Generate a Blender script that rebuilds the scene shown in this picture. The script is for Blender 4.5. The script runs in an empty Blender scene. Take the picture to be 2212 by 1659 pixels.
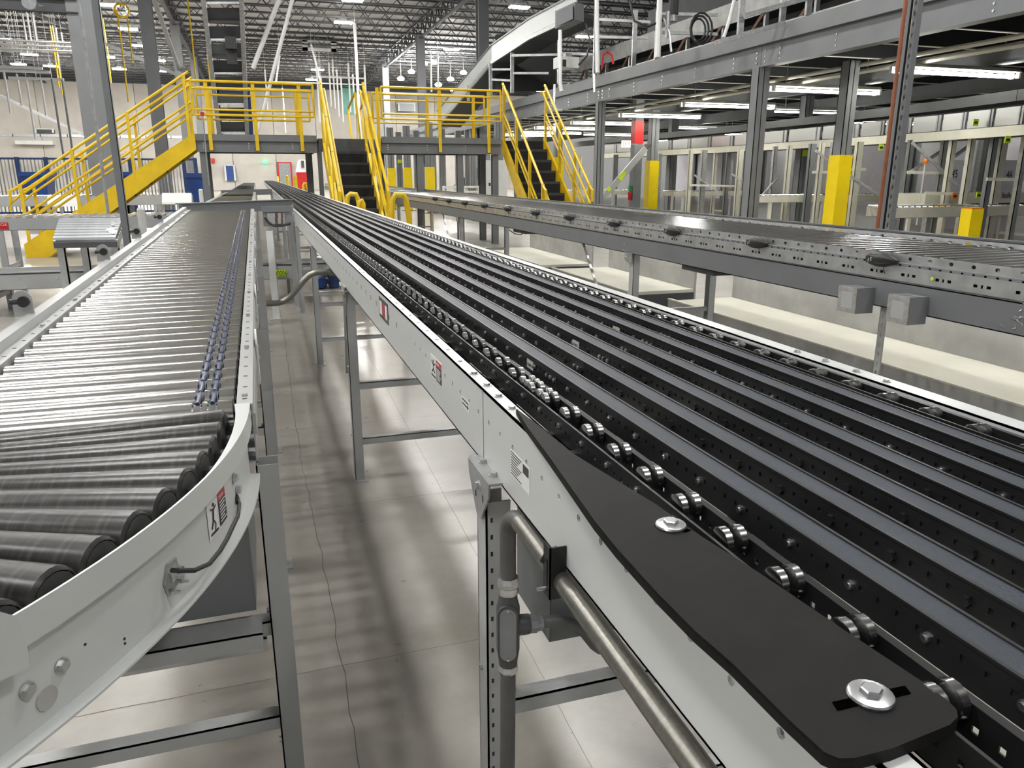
import bpy, math, random
from mathutils import Vector, Matrix
random.seed(7)
SC = bpy.context.scene
COL = SC.collection
# ---------------------------------------------------------------- camera
F_PX, CX, CY, VX, VY, CAM_H = 1640.0, 1106.0, 829.5, 553.0, 377.0, 1.35   # the image is 2212 x 1659
TH = math.atan((CY - VY) / F_PX)
YAW = math.atan((CX - VX) / math.hypot(F_PX, CY - VY))
cam_data = bpy.data.cameras.new('camera')
cam_data.sensor_fit = 'HORIZONTAL'
cam_data.sensor_width = 36.0
cam_data.lens = 36.0 * F_PX / 2212.0
cam_data.clip_start = 0.02
cam_data.clip_end = 400
cam = bpy.data.objects.new('camera', cam_data)
COL.objects.link(cam)
cam.location = (0, 0, CAM_H)
cam.rotation_euler = (math.pi / 2 - TH, 0, -YAW)
SC.camera = cam
# ---------------------------------------------------------------- world and exposure
world = bpy.data.worlds.new('world')
SC.world = world
world.use_nodes = True
bg = world.node_tree.nodes['Background']
bg.inputs[0].default_value = (0.93, 0.96, 1.0, 1)
bg.inputs[1].default_value = 0.42
SC.view_settings.view_transform = 'Standard'
SC.view_settings.look = 'None'
SC.view_settings.exposure = 0.36
SC.view_settings.gamma = 1.0
SC.view_settings.use_curve_mapping = False
TUBE_E = 27.0            # emission of a fluorescent tube

# ---------------------------------------------------------------- pixels to places
cp, sp, cyw, syw = math.cos(TH), math.sin(TH), math.cos(YAW), math.sin(YAW)
def ray(px, py):
    a = (px - CX) / F_PX; b = (py - CY) / F_PX
    w = cp - b * sp; v = sp + b * cp
    return (a * cyw + w * syw, -a * syw + w * cyw, -v)
def onz(px, py, z):
    r = ray(px, py); t = (z - CAM_H) / r[2]
    return Vector((r[0] * t, r[1] * t, z))
def onx(px, py, x):
    r = ray(px, py); t = x / r[0]
    return Vector((x, r[1] * t, CAM_H + r[2] * t))
def ony(px, py, y):
    r = ray(px, py); t = y / r[1]
    return Vector((r[0] * t, y, CAM_H + r[2] * t))
def atd(px, py, d):
    r = ray(px, py)
    return Vector((r[0] * d, r[1] * d, CAM_H + r[2] * d))

# ---------------------------------------------------------------- materials
M = {}
def mat(name, col, rough=0.5, metal=0.0, var=0.06, scale=6.0, bump=0.0, bscale=60.0, spec=0.5, stretch=(1, 1, 1), emit=None, estr=0.0, coat=0.0, dirt=None):
    m = bpy.data.materials.new(name); m.use_nodes = True
    nt = m.node_tree; N = nt.nodes; L = nt.links
    b = N['Principled BSDF']
    b.inputs['Roughness'].default_value = rough
    b.inputs['Metallic'].default_value = metal
    b.inputs['Specular IOR Level'].default_value = spec
    if coat: b.inputs['Coat Weight'].default_value = coat
    tc = N.new('ShaderNodeTexCoord'); mp = N.new('ShaderNodeMapping')
    mp.inputs['Scale'].default_value = stretch
    L.new(tc.outputs['Object'], mp.inputs['Vector'])
    nz = N.new('ShaderNodeTexNoise'); nz.inputs['Scale'].default_value = scale; nz.inputs['Detail'].default_value = 6
    L.new(mp.outputs['Vector'], nz.inputs['Vector'])
    rp = N.new('ShaderNodeValToRGB')
    rp.color_ramp.elements[0].position = 0.3; rp.color_ramp.elements[1].position = 0.7
    lo = tuple(max(0, c * (1 - var * 1.6)) for c in col); hi = tuple(min(1, c * (1 + var)) for c in col)
    rp.color_ramp.elements[0].color = (*lo, 1); rp.color_ramp.elements[1].color = (*hi, 1)
    L.new(nz.outputs['Fac'], rp.inputs['Fac'])
    out = rp.outputs['Color']
    if dirt:
        n2 = N.new('ShaderNodeTexNoise'); n2.inputs['Scale'].default_value = dirt[1]; n2.inputs['Detail'].default_value = 8; n2.inputs['Roughness'].default_value = 0.7
        L.new(tc.outputs['Object'], n2.inputs['Vector'])
        r2 = N.new('ShaderNodeValToRGB'); r2.color_ramp.elements[0].position = dirt[2]; r2.color_ramp.elements[1].position = dirt[2] + 0.16
        L.new(n2.outputs['Fac'], r2.inputs['Fac'])
        mx = N.new('ShaderNodeMixRGB'); mx.inputs['Color2'].default_value = (*dirt[0], 1)
        L.new(r2.outputs['Color'], mx.inputs['Fac']); L.new(out, mx.inputs['Color1']); out = mx.outputs['Color']
    L.new(out, b.inputs['Base Color'])
    if bump:
        nb = N.new('ShaderNodeTexNoise'); nb.inputs['Scale'].default_value = bscale; nb.inputs['Detail'].default_value = 4
        L.new(mp.outputs['Vector'], nb.inputs['Vector'])
        bp = N.new('ShaderNodeBump'); bp.inputs['Strength'].default_value = bump; bp.inputs['Distance'].default_value = 0.004
        L.new(nb.outputs['Fac'], bp.inputs['Height']); L.new(bp.outputs['Normal'], b.inputs['Normal'])
    if emit:
        b.inputs['Emission Color'].default_value = (*emit, 1); b.inputs['Emission Strength'].default_value = estr
    M[name] = m
    return m
mat('grey_paint', (.42, .428, .425), .32, 0, .05, 3, dirt=((.30, .29, .27), 9, .70))
mat('white_paint', (.60, .615, .61), .28, 0, .03, 2, spec=.6)
mat('galv', (.52, .53, .53), .38, .75, .14, 14, bump=.05, bscale=50)
mat('galv_dark', (.30, .31, .32), .45, .6, .12, 10)
mat('steel_grey', (.165, .172, .18), .5, 0, .06, 4)
mat('beam_grey', (.20, .207, .217), .5, 0, .05, 2)
mat('deck_dark', (.022, .024, .026), .7)
mat('dark_grey', (.075, .08, .085), .55, 0, .08, 5)
mat('roller', (.88, .87, .86), .18, 1.0, .06, 5, stretch=(1, 8, 8))
mat('chrome', (.45, .45, .45), .22, 1.0, .03, 20)
mat('zinc', (.66, .67, .68), .28, 1.0, .08, 40)
mat('black_metal', (.013, .013, .014), .38, .0, .2, 20, spec=.5, bump=.03, bscale=200)
mat('black_plastic', (.02, .02, .02), .42, 0, .15, 30)
mat('plastic_plate', (.011, .0105, .0105), .6, 0, .15, 30, bump=.06, bscale=400, spec=.14)
mat('void', (.001, .001, .001), 1.0, 0, 0, 5, spec=0)
mat('rubber_belt', (.030, .037, .051), .5, 0, .10, 3, bump=.2, bscale=500, spec=.4)
mat('yellow', (.78, .52, .008), .38, 0, .08, 5, dirt=((.45, .30, .02), 5, .70))
mat('yellow_guard', (.90, .66, .0), .4, 0, .04, 5)
mat('hivis', (.62, .85, .02), .5, 0, .03, 5)
mat('blue', (.012, .055, .24), .42, 0, .12, 5)
mat('navy', (.02, .05, .15), .5, 0, .15, 8)
mat('blue_band', (.006, .022, .085), .35, 0, .1, 60)
mat('tread', (.045, .045, .047), .7, 0, .25, 12, bump=.2, bscale=90)
mat('riser', (.010, .010, .011), .8)
mat('concrete_wall', (.56, .525, .475), .85, 0, .14, .35, bump=.06, bscale=6, dirt=((.40, .37, .34), .8, .60))
mat('roof_deck', (.42, .42, .41), .7, 0, .05, 1)
mat('joist', (.055, .057, .062), .6, 0, .1, 3)
mat('pipe_white', (.74, .74, .73), .4, 0, .05, 4)
mat('conduit', (.26, .25, .225), .36, .85, .10, 30, stretch=(6, 6, 1))
mat('sheath', (.10, .10, .096), .45, 0, .08, 30)
mat('cast', (.085, .086, .088), .45, .25, .08, 30)
mat('cream_top', (.72, .70, .60), .6, 0, .06, 2)
mat('concrete_grey', (.46, .455, .44), .8, 0, .12, 4, dirt=((.34, .33, .31), 3, .6))
mat('cream_post', (.70, .68, .58), .5, 0, .06, 4)
mat('alu', (.40, .40, .39), .36, .9, .06, 2, stretch=(1, .3, 1))
mat('copper', (.33, .115, .06), .45, .3, .15, 8)
mat('red', (.55, .012, .012), .4, 0, .08, 6)
mat('orange', (.75, .20, .01), .5, 0, .05, 6)
mat('label_white', (.78, .78, .77), .5, 0, .02, 20)
mat('label_dark', (.05, .05, .05), .5, 0, .05, 20)
mat('ink', (.02, .02, .02), .6, 0, .05, 20)
mat('ink_white', (.8, .8, .8), .6, 0, .02, 20)
mat('ink_blue', (.05, .06, .16), .6, 0, .05, 20)
mat('foil', (.92, .92, .93), .22, 1.0, .1, 30, bump=.9, bscale=45)
mat('cabinet', (.66, .67, .64), .5, 0, .04, 4)
mat('white_door', (.62, .60, .66), .5, 0, .04, 4)
mat('green', (.02, .32, .10), .5, 0, .08, 6)
mat('teal', (.22, .50, .42), .5, 0, .06, 2)
mat('brown', (.13, .06, .035), .6, 0, .15, 8)
mat('cardboard', (.55, .40, .27), .8, 0, .08, 8)
mat('lamp_lens', (1, 1, 1), .4, 0, 0, 5, emit=(1, .99, .96), estr=170.0)
mat('tube_glow', (1, 1, 1), .4, 0, 0, 5, emit=(1, 1, .93), estr=TUBE_E)
mat('exit_glow', (.9, .75, .7), .5, 0, 0, 5, emit=(1, .8, .72), estr=.8)
mat('green_glow', (.1, .8, .4), .5, 0, 0, 5, emit=(.1, 1, .4), estr=1.5)

def floor_material():
    m = bpy.data.materials.new('polished_concrete'); m.use_nodes = True
    nt = m.node_tree; N = nt.nodes; L = nt.links; b = N['Principled BSDF']
    tc = N.new('ShaderNodeTexCoord')
    n1 = N.new('ShaderNodeTexNoise'); n1.inputs['Scale'].default_value = 1.7; n1.inputs['Detail'].default_value = 10; n1.inputs['Roughness'].default_value = .62
    n2 = N.new('ShaderNodeTexNoise'); n2.inputs['Scale'].default_value = 16; n2.inputs['Detail'].default_value = 8
    L.new(tc.outputs['Object'], n1.inputs['Vector']); L.new(tc.outputs['Object'], n2.inputs['Vector'])
    r1 = N.new('ShaderNodeValToRGB')
    r1.color_ramp.elements[0].position = .3; r1.color_ramp.elements[0].color = (.26, .245, .215, 1)
    r1.color_ramp.elements[1].position = .72; r1.color_ramp.elements[1].color = (.43, .405, .365, 1)
    L.new(n1.outputs['Fac'], r1.inputs['Fac'])
    r2 = N.new('ShaderNodeValToRGB')
    r2.color_ramp.elements[0].position = .2; r2.color_ramp.elements[0].color = (.84, .83, .82, 1)
    r2.color_ramp.elements[1].position = .75; r2.color_ramp.elements[1].color = (1, 1, 1, 1)
    L.new(n2.outputs['Fac'], r2.inputs['Fac'])
    mx = N.new('ShaderNodeMixRGB'); mx.blend_type = 'MULTIPLY'; mx.inputs['Fac'].default_value = .5
    L.new(r1.outputs['Color'], mx.inputs['Color1']); L.new(r2.outputs['Color'], mx.inputs['Color2'])
    L.new(mx.outputs['Color'], b.inputs['Base Color'])
    rr = N.new('ShaderNodeMapRange'); rr.inputs['To Min'].default_value = .24; rr.inputs['To Max'].default_value = .36
    L.new(n2.outputs['Fac'], rr.inputs['Value']); L.new(rr.outputs['Result'], b.inputs['Roughness'])
    b.inputs['Specular IOR Level'].default_value = .65
    bp = N.new('ShaderNodeBump'); bp.inputs['Strength'].default_value = .02; bp.inputs['Distance'].default_value = .002
    L.new(n2.outputs['Fac'], bp.inputs['Height']); L.new(bp.outputs['Normal'], b.inputs['Normal'])
    M['floor'] = m
floor_material()
def scuffed_roller_material():
    m = bpy.data.materials.new('scuffed_black_roller'); m.use_nodes = True
    nt = m.node_tree; N = nt.nodes; L = nt.links; b = N['Principled BSDF']
    tc = N.new('ShaderNodeTexCoord'); mp = N.new('ShaderNodeMapping'); mp.inputs['Scale'].default_value = (120, 1.5, 1.5)
    L.new(tc.outputs['Object'], mp.inputs['Vector'])
    n = N.new('ShaderNodeTexNoise'); n.inputs['Scale'].default_value = 1.0; n.inputs['Detail'].default_value = 9; n.inputs['Roughness'].default_value = .5
    L.new(mp.outputs['Vector'], n.inputs['Vector'])
    r = N.new('ShaderNodeValToRGB'); r.color_ramp.elements[0].position = .45; r.color_ramp.elements[0].color = (.006, .0055, .0055, 1)
    r.color_ramp.elements[1].position = .75; r.color_ramp.elements[1].color = (.048, .045, .042, 1)
    L.new(n.outputs['Fac'], r.inputs['Fac']); L.new(r.outputs['Color'], b.inputs['Base Color'])
    b.inputs['Metallic'].default_value = .0; b.inputs['Specular IOR Level'].default_value = .5
    rr = N.new('ShaderNodeMapRange'); rr.inputs['To Min'].default_value = .22; rr.inputs['To Max'].default_value = .42
    L.new(n.outputs['Fac'], rr.inputs['Value']); L.new(rr.outputs['Result'], b.inputs['Roughness'])
    M['scuffed_roller'] = m
scuffed_roller_material()

# ---------------------------------------------------------------- mesh building
V3 = Vector
class MB:
    def __init__(s): s.v = []; s.f = []; s.mi = []; s.cur = 0
    def add(s, vs, fs):
        o = len(s.v); s.v += [tuple(p) for p in vs]
        for f in fs: s.f.append(tuple(i + o for i in f)); s.mi.append(s.cur)
        return s
    def hexa(s, p):      # 4 bottom points then 4 top points, both counter clockwise from above
        return s.add(p, [(3, 2, 1, 0), (4, 5, 6, 7), (0, 1, 5, 4), (1, 2, 6, 5), (2, 3, 7, 6), (3, 0, 4, 7)])
    def box(s, a, b):
        x0, y0, z0 = (min(a[i], b[i]) for i in range(3)); x1, y1, z1 = (max(a[i], b[i]) for i in range(3))
        return s.hexa([(x0, y0, z0), (x1, y0, z0), (x1, y1, z0), (x0, y1, z0), (x0, y0, z1), (x1, y0, z1), (x1, y1, z1), (x0, y1, z1)])
    def beam(s, p, q, w, h, up=(0, 0, 1)):    # bar from p to q with section w x h
        p, q = V3(p), V3(q); d = (q - p).normalized(); u = V3(up)
        if abs(d.dot(u)) > .98: u = V3((0, 1, 0))
        r = d.cross(u).normalized() * w / 2; t = r.cross(d).normalized() * h / 2
        return s.hexa([p - r - t, p + r - t, q + r - t, q - r - t, p - r + t, p + r + t, q + r + t, q - r + t])
    def sweep(s, prof, path, closed=False, cap=True):    # prof: (side, up) pairs, path: points, side stays horizontal
        n = len(prof); rings = []
        for i, p in enumerate(path):
            p = V3(p)
            a = V3(path[max(i - 1, 0)]); b = V3(path[min(i + 1, len(path) - 1)])
            d = (b - a); d.z = 0; d.normalize(); r = V3((d.y, -d.x, 0))
            rings.append([p + r * sd + V3((0, 0, up)) for sd, up in prof])
        vs = [v for r in rings for v in r]; fs = []
        m = n if closed else n - 1
        for i in range(len(path) - 1):
            for j in range(m):
                a, b = i * n + j, i * n + (j + 1) % n
                fs.append((a, b, b + n, a + n))
        if closed and cap:
            fs.append(tuple(range(n))[::-1]); fs.append(tuple(range((len(path) - 1) * n, len(path) * n)))
        return s.add(vs, fs)
    def tube(s, pts, r, n=10, cap=True):
        pts = [V3(p) for p in pts]; rings = []; pr = None
        for i, p in enumerate(pts):
            d = (pts[min(i + 1, len(pts) - 1)] - pts[max(i - 1, 0)]).normalized()
            if pr is None:
                u = V3((0, 0, 1)) if abs(d.z) < .9 else V3((1, 0, 0))
                a = d.cross(u).normalized()
            else:
                a = (pr - d * pr.dot(d)).normalized()
            pr = a; b = d.cross(a)
            rr = r[i] if isinstance(r, (list, tuple)) else r
            rings.append([p + (a * math.cos(2 * math.pi * k / n) + b * math.sin(2 * math.pi * k / n)) * rr for k in range(n)])
        vs = [v for g in rings for v in g]; fs = []
        for i in range(len(pts) - 1):
            for k in range(n):
                k2 = (k + 1) % n
                fs.append((i * n + k, i * n + k2, (i + 1) * n + k2, (i + 1) * n + k))
        if cap: fs.append(tuple(range(n))[::-1]); fs.append(tuple(range((len(pts) - 1) * n, len(pts) * n)))
        return s.add(vs, fs)
    def prism(s, poly, z0, z1):     # flat polygon in x, y lifted from z0 to z1
        n = len(poly); vs = [(x, y, z0) for x, y in poly] + [(x, y, z1) for x, y in poly]
        fs = [tuple(range(n))[::-1], tuple(range(n, 2 * n))] + [(i, (i + 1) % n, (i + 1) % n + n, i + n) for i in range(n)]
        return s.add(vs, fs)
    def slab(s, poly, off):         # polygon of 3d points thickened by the vector off
        n = len(poly); off = V3(off); vs = [V3(p) for p in poly] + [V3(p) + off for p in poly]
        fs = [tuple(range(n))[::-1], tuple(range(n, 2 * n))] + [(i, (i + 1) % n, (i + 1) % n + n, i + n) for i in range(n)]
        return s.add(vs, fs)
    def hex_bolt(s, p, d, r, h, washer=0.0):
        p, d = V3(p), V3(d).normalized()
        if washer: s.tube([p, p + d * h * .25], washer, 14)
        s.tube([p, p + d * h], r, 6)
        return s
    def holed(s, o, u, v, w, h, holes, t, kind='square', n3=None):
        """sheet at corner o along unit u (length w) and v (height h), holes = (centre along u, centre along v, half u, half v), thickness vector t"""
        o, u, v, t = V3(o), V3(u), V3(v), V3(t)
        holes = sorted(holes)
        P = lambda a, b: o + u * a + v * b
        edges = [0.0]
        for i in range(len(holes) - 1): edges.append((holes[i][0] + holes[i + 1][0]) / 2)
        edges.append(w)
        for off in (V3((0, 0, 0)), t):
            for i, (ca, cb, ha, hb) in enumerate(holes):
                a0, a1 = edges[i], edges[i + 1]
                if kind == 'square': H = [(ca - ha, cb - hb), (ca, cb - hb), (ca + ha, cb - hb), (ca + ha, cb), (ca + ha, cb + hb), (ca, cb + hb), (ca - ha, cb + hb), (ca - ha, cb)]
                else: H = [(ca + ha * math.cos(math.pi * (k * .25 - .75)), cb + hb * math.sin(math.pi * (k * .25 - .75))) for k in range(8)]
                O = [(a0, 0), (ca, 0), (a1, 0), (a1, cb), (a1, h), (ca, h), (a0, h), (a0, cb)]
                s.add([P(*q) + off for q in O + H], [(k, (k + 1) % 8, (k + 1) % 8 + 8, k + 8) for k in range(8)])
        for (ca, cb, ha, hb) in holes:
            if kind == 'square': H = [(ca - ha, cb - hb), (ca + ha, cb - hb), (ca + ha, cb + hb), (ca - ha, cb + hb)]
            else: H = [(ca + ha * math.cos(math.pi * (k * .25 - .75)), cb + hb * math.sin(math.pi * (k * .25 - .75))) for k in range(8)]
            n = len(H); q = [P(*e) for e in H]
            s.add(q + [e + t for e in q], [(k, (k + 1) % n, (k + 1) % n + n, k + n) for k in range(n)])
        c = [P(0, 0), P(w, 0), P(w, h), P(0, h)]
        s.add(c + [e + t for e in c], [(k, (k + 1) % 4, (k + 1) % 4 + 4, k + 4) for k in range(4)])
        return s
    def mesh(s, name, mats, smooth=False):
        me = bpy.data.meshes.new(name); me.from_pydata(s.v, [], s.f)
        for m in (mats if isinstance(mats, (list, tuple)) else [mats]): me.materials.append(M[m])
        me.polygons.foreach_set('material_index', s.mi)
        if smooth:
            me.polygons.foreach_set('use_smooth', [True] * len(s.f))
            try: me.set_sharp_from_angle(angle=math.radians(35))
            except Exception: pass
        me.update()
        return me

def link(o, parent=None):
    COL.objects.link(o)
    if parent is not None: o.parent = parent
    return o
def wpos(o):
    p = V3((0, 0, 0))
    while o is not None: p += o.location; o = o.parent
    return p
def put(name, mb, mats, parent=None, smooth=False, kind=None, label=None):
    """mesh given in world coordinates; the origin moves to the middle of its base"""
    if mb.v:
        xs = [p[0] for p in mb.v]; ys = [p[1] for p in mb.v]; zs = [p[2] for p in mb.v]
        c = V3(((min(xs) + max(xs)) / 2, (min(ys) + max(ys)) / 2, min(zs)))
    else: c = V3((0, 0, 0))
    mb.v = [(p[0] - c.x, p[1] - c.y, p[2] - c.z) for p in mb.v]
    o = bpy.data.objects.new(name, mb.mesh(name, mats, smooth)); link(o, parent)
    o.location = c - (wpos(parent) if parent else V3((0, 0, 0)))
    if kind: o['kind'] = kind
    if label: o['label'] = label
    return o
def inst(name, me, loc, parent=None, rot=None, scale=None, label=None):
    o = bpy.data.objects.new(name, me); link(o, parent)
    o.location = V3(loc) - (wpos(parent) if parent else V3((0, 0, 0)))
    if rot: o.rotation_euler = rot
    if scale: o.scale = scale
    if label: o['label'] = label
    return o
def thing(name, label, cat, loc, group=None):
    o = bpy.data.objects.new(name, None); link(o); o.location = loc; o.empty_display_size = .1
    o['label'] = label; o['category'] = cat
    if group: o['group'] = group
    return o
def tag(o, label, cat, group=None):
    o['label'] = label; o['category'] = cat
    if group: o['group'] = group
    return o
def text(name, body, size, origin, xdir, ydir, material, parent=None, depth=.0006, align='LEFT', squash=1.0):
    cu = bpy.data.curves.new(name, 'FONT'); cu.body = body; cu.size = size; cu.extrude = depth; cu.align_x = align
    tmp = bpy.data.objects.new(name, cu); COL.objects.link(tmp)
    bpy.context.view_layer.update()
    me = bpy.data.meshes.new_from_object(tmp.evaluated_get(bpy.context.evaluated_depsgraph_get()))
    bpy.data.objects.remove(tmp); bpy.data.curves.remove(cu)
    x = V3(xdir).normalized() * squash; y = V3(ydir).normalized(); z = V3(xdir).normalized().cross(y)
    o0 = V3(origin)
    me.transform(Matrix(((x.x, y.x, z.x, 0), (x.y, y.y, z.y, 0), (x.z, y.z, z.z, 0), (0, 0, 0, 1))))
    me.materials.clear(); me.materials.append(M[material])
    o = bpy.data.objects.new(name, me); link(o, parent)
    o.location = o0 - (wpos(parent) if parent else V3((0, 0, 0)))
    return o
def one(name, mb, mats, label, cat, group=None, smooth=False, kind=None):
    o = put(name, mb, mats, None, smooth); tag(o, label, cat, group)
    if kind: o['kind'] = kind
    return o
def struct(name, mb, mats):
    o = put(name, mb, mats); o['kind'] = 'structure'
    return o
# ================================================================ the setting
floor = struct('floor', MB().box((-60, -25, -.15), (70, 76, 0)), 'floor')
def floor_line(name, pts, w, parent=floor, jag=0.0):
    path = []
    for i in range(len(pts) - 1):
        a, b = V3(pts[i]), V3(pts[i + 1]); n = max(1, int((b - a).length / .06)) if jag else 1
        for k in range(n):
            p = a.lerp(b, k / n)
            if jag: p = p + V3((random.uniform(-jag, jag), random.uniform(-jag, jag), 0))
            path.append((p.x, p.y, .0006))
    path.append((pts[-1][0], pts[-1][1], .0006))
    return put(name, MB().sweep([(-w / 2, 0), (w / 2, 0)], path), 'brown_line', parent)
mat('brown_line', (.16, .145, .13), .8)
floor_line('crack', [(.118, .4, 0), (.118, 2.2, 0), (.112, 2.9, 0), (.095, 3.6, 0), (.105, 5.2, 0), (.12, 7.4, 0), (.125, 12, 0)], .0026, jag=.005)
for y in (1.95, 3.05, 4.15, 6.0):
    floor_line('control_joint', [(-6, y - .05, 0), (3.6, y, 0)], .002, jag=.0015)
floor_line('control_joint', [(.62, .3, 0), (.72, 6, 0)], .0016, jag=.0015)

wb = struct('wall_back', MB().box((-60, 75.15, 0), (70, 75.4, 12)), 'dark_grey')
pm = MB().box((-1.83, 0, 0), (1.83, .15, 8.75)).mesh('panel', 'concrete_wall')
for k in range(-11, 19):
    inst('panel', pm, (k * 3.7, 75.0, 0), wb)
um = MB().box((-1.83, 0, 0), (1.83, .15, 1.5)).mesh('panel', 'roof_deck')
ceil = struct('ceiling', MB().box((-60, -25, 9.55), (70, 76, 9.75)), 'roof_deck')
# open web joists across the hall, girders along it
jm = MB(); JL = 96.0
jm.box((-JL / 2, -.05, .62), (JL / 2, .05, .70)).box((-JL / 2, -.05, 0), (JL / 2, .05, .07))
n = int(JL / 1.1)
for k in range(n):
    x0 = -JL / 2 + k * 1.1
    jm.beam((x0, 0, .05), (x0 + .55, 0, .64), .035, .035); jm.beam((x0 + .55, 0, .64), (x0 + 1.1, 0, .05), .035, .035)
jm = jm.mesh('joist', 'joist')
for k in range(-26, 26):
    inst('joist', jm, (4 + (k % 2) * .4, 29.2 + k * 1.78, 8.83), ceil)
gm = MB().box((-.08, -30, 0), (.08, 30, .09)).box((-.08, -30, .85), (.08, 30, .95))
for k in range(48):
    y0 = -30 + k * 1.25
    gm.beam((0, y0, .05), (0, y0 + .62, .9), .06, .06); gm.beam((0, y0 + .62, .9), (0, y0 + 1.25, .05), .06, .06)
gm = gm.mesh('girder', 'joist')
for x in (-15.77, -3.27, 9.23, 21.7):
    inst('girder', gm, (x, 46, 8.55), ceil)
rm = MB().box((-48, -.03, 0), (48, .03, .05)).mesh('bridging', 'joist')

# building columns on the hall grid
def building_column(x, y, label, w=.36, d=.36, z1=8.75, red=False, name='building_column'):
    t = thing(name, label, 'column', (x, y, 0), 'steel columns that carry the roof')
    m = MB()
    if red:
        m.box((x - w / 2, y - d / 2, 0), (x + w / 2, y + d / 2, z1))
    else:
        m.box((x - w / 2, y - d / 2, 0), (x + w / 2, y - d / 2 + .03, z1)); m.box((x - w / 2, y + d / 2 - .03, 0), (x + w / 2, y + d / 2, z1))
        m.box((x - .02, y - d / 2 + .03, 0), (x + .02, y + d / 2 - .03, z1))
    put('shaft', m, 'beam_grey' if not red else 'cabinet', t)
    put('base_plate', MB().box((x - w * .75, y - d * .75, 0), (x + w * .75, y + d * .75, .03)), 'steel_grey', t)
    return t
building_column(-3.27, 19.8, 'wide grey roof column rising behind the left yellow stair', .5, .5)
building_column(-3.27, 32.3, 'grey roof column, second one behind the left yellow stair', .44, .44)
building_column(-3.27, 44.8, 'grey roof column, third one behind the left yellow stair', .44, .44)
building_column(-3.27, 57.3, 'grey roof column just left of the yellow landing, farthest of its row', .44, .44)
building_column(9.23, 44.8, 'far grey roof column behind the small round lamps', .44, .44)
building_column(9.23, 32.3, 'grey roof column beside the rising white conveyor end', .44, .44)
building_column(9.23, 57.3, 'farthest grey roof column behind the right yellow landing', .44, .44)
building_column(-15.8, 44.8, 'pale grey roof column at the far left of the concrete wall', .44, .44)

# ---------------------------------------------------------------- high bay lamps
mat('far_lens', (1, 1, 1), .4, 0, 0, 5, emit=(1, .985, .94), estr=430.0)
far_lens_me = MB().box((-.42, -.2, 0), (.42, .2, .04)).mesh('lens', 'far_lens')
lens_me = MB().box((-.42, -.2, 0), (.42, .2, .04)).mesh('lens', 'lamp_lens')
hous_me = MB().box((-.44, -.22, .04), (.44, .22, .10)).box((-.15, -.1, .10), (.15, .1, .2)).mesh('housing', 'label_white')
mat('globe', (1, 1, 1), .4, 0, 0, 5, emit=(1, .99, .96), estr=220.0)
round_lens = MB().tube([(0, 0, 0), (0, 0, .12), (0, 0, .22)], [.2, .24, .1], 14).mesh('lens', 'globe')
def high_bay(p, label, rnd=False, group='high bay lamps under the roof', far=False):
    t = thing('high_bay_lamp', label, 'lamp', p, group)
    if rnd:
        inst('lens', round_lens, p, t)
    else:
        inst('lens', far_lens_me if far else lens_me, p, t); inst('housing', hous_me, p, t)
    put('hanger', MB().tube([(p[0], p[1], p[2] + .1), (p[0], p[1], 9.56)], .01, 6), 'galv', t)
    return t
LABEL_OVER = 'unseen high bay lamp under the roof, out of view'
for gx in (-7.6, -2.95, 4.4):
    for gy in (-3, 3.4, 9.7, 16, 22.4):
        high_bay((gx, gy, 8.3), LABEL_OVER, group='high bay lamps above the picture')
for gx, gy in ((15, 4), (24, 4), (15, 14), (24, 14), (15, 24), (24, 24), (17, 40), (17, 50), (17, 60), (17, 68), (24, 66), (-27, 48), (-27, 58), (-27, 68), (-34, 66)):  # the far ones are added out of view to brighten the back wall
    high_bay((gx, gy, 8.3), LABEL_OVER, group='high bay lamps above the picture', far=gy > 30)
LAMPS = [(233, 12, 8.3, 'rectangular lamp at the top edge, left of the yellow hose coil'), (277, 64, 8.3, 'rectangular lamp right below the yellow hose coil'),
         (304, 100, 8.2, 'lamp against the second grey column at the left'), (231, 124, 7.6, 'lamp touching the wide grey column at its right side'),
         (258, 150, 7.4, 'lowest lamp between the wide grey column and the next column'), (341, 132, 7.9, 'small lamp right of the second grey column, upper of two'),
         (356, 155, 7.7, 'small lamp right of the second grey column, lower of two'), (40, 140, 7.3, 'brightest lamp at the far left, under the pipe rows'),
         (64, 119, 7.6, 'lamp at the far left, over the white pipe rows'), (110, 144, 7.3, 'lamp left of the wide grey column, beside the yellow cords'),
         (3, 86, 7.9, 'lamp cut by the left edge of the picture'), (742, 50, 8.2, 'rectangular lamp beside the tall white pole'),
         (686, 152, 7.0, 'rectangular lamp above the left landing, upper of two'), (673, 173, 6.6, 'rectangular lamp above the left landing, lower of two'),
         (1122, 17, 8.3, 'rectangular lamp behind the top end of the rising white conveyor'), (975, 108, 7.8, 'rectangular lamp left of the rising white conveyor'),
         (762, 2, 8.4, 'rectangular lamp cut by the top edge near the middle')]
for px, py, z, lb in LAMPS:
    high_bay(onz(px, py, 8.4), lb, far=True)
for k, (px, py) in enumerate([(917, 140), (937, 138), (889, 158), (866, 173), (947, 186), (973, 174), (1001, 160)]):
    high_bay(atd(px, py, 52), ('round globe lamp, upper left of the far cluster', 'round globe lamp, upper right of the pair at the far column',
                               'round globe lamp, second lowest in the slanting far row', 'round globe lamp, lowest left of the slanting far row',
                               'round globe lamp just over the right landing rail', 'round globe lamp beside the rising conveyor, lower one',
                               'round globe lamp beside the rising conveyor, higher one')[k], rnd=True)
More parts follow.
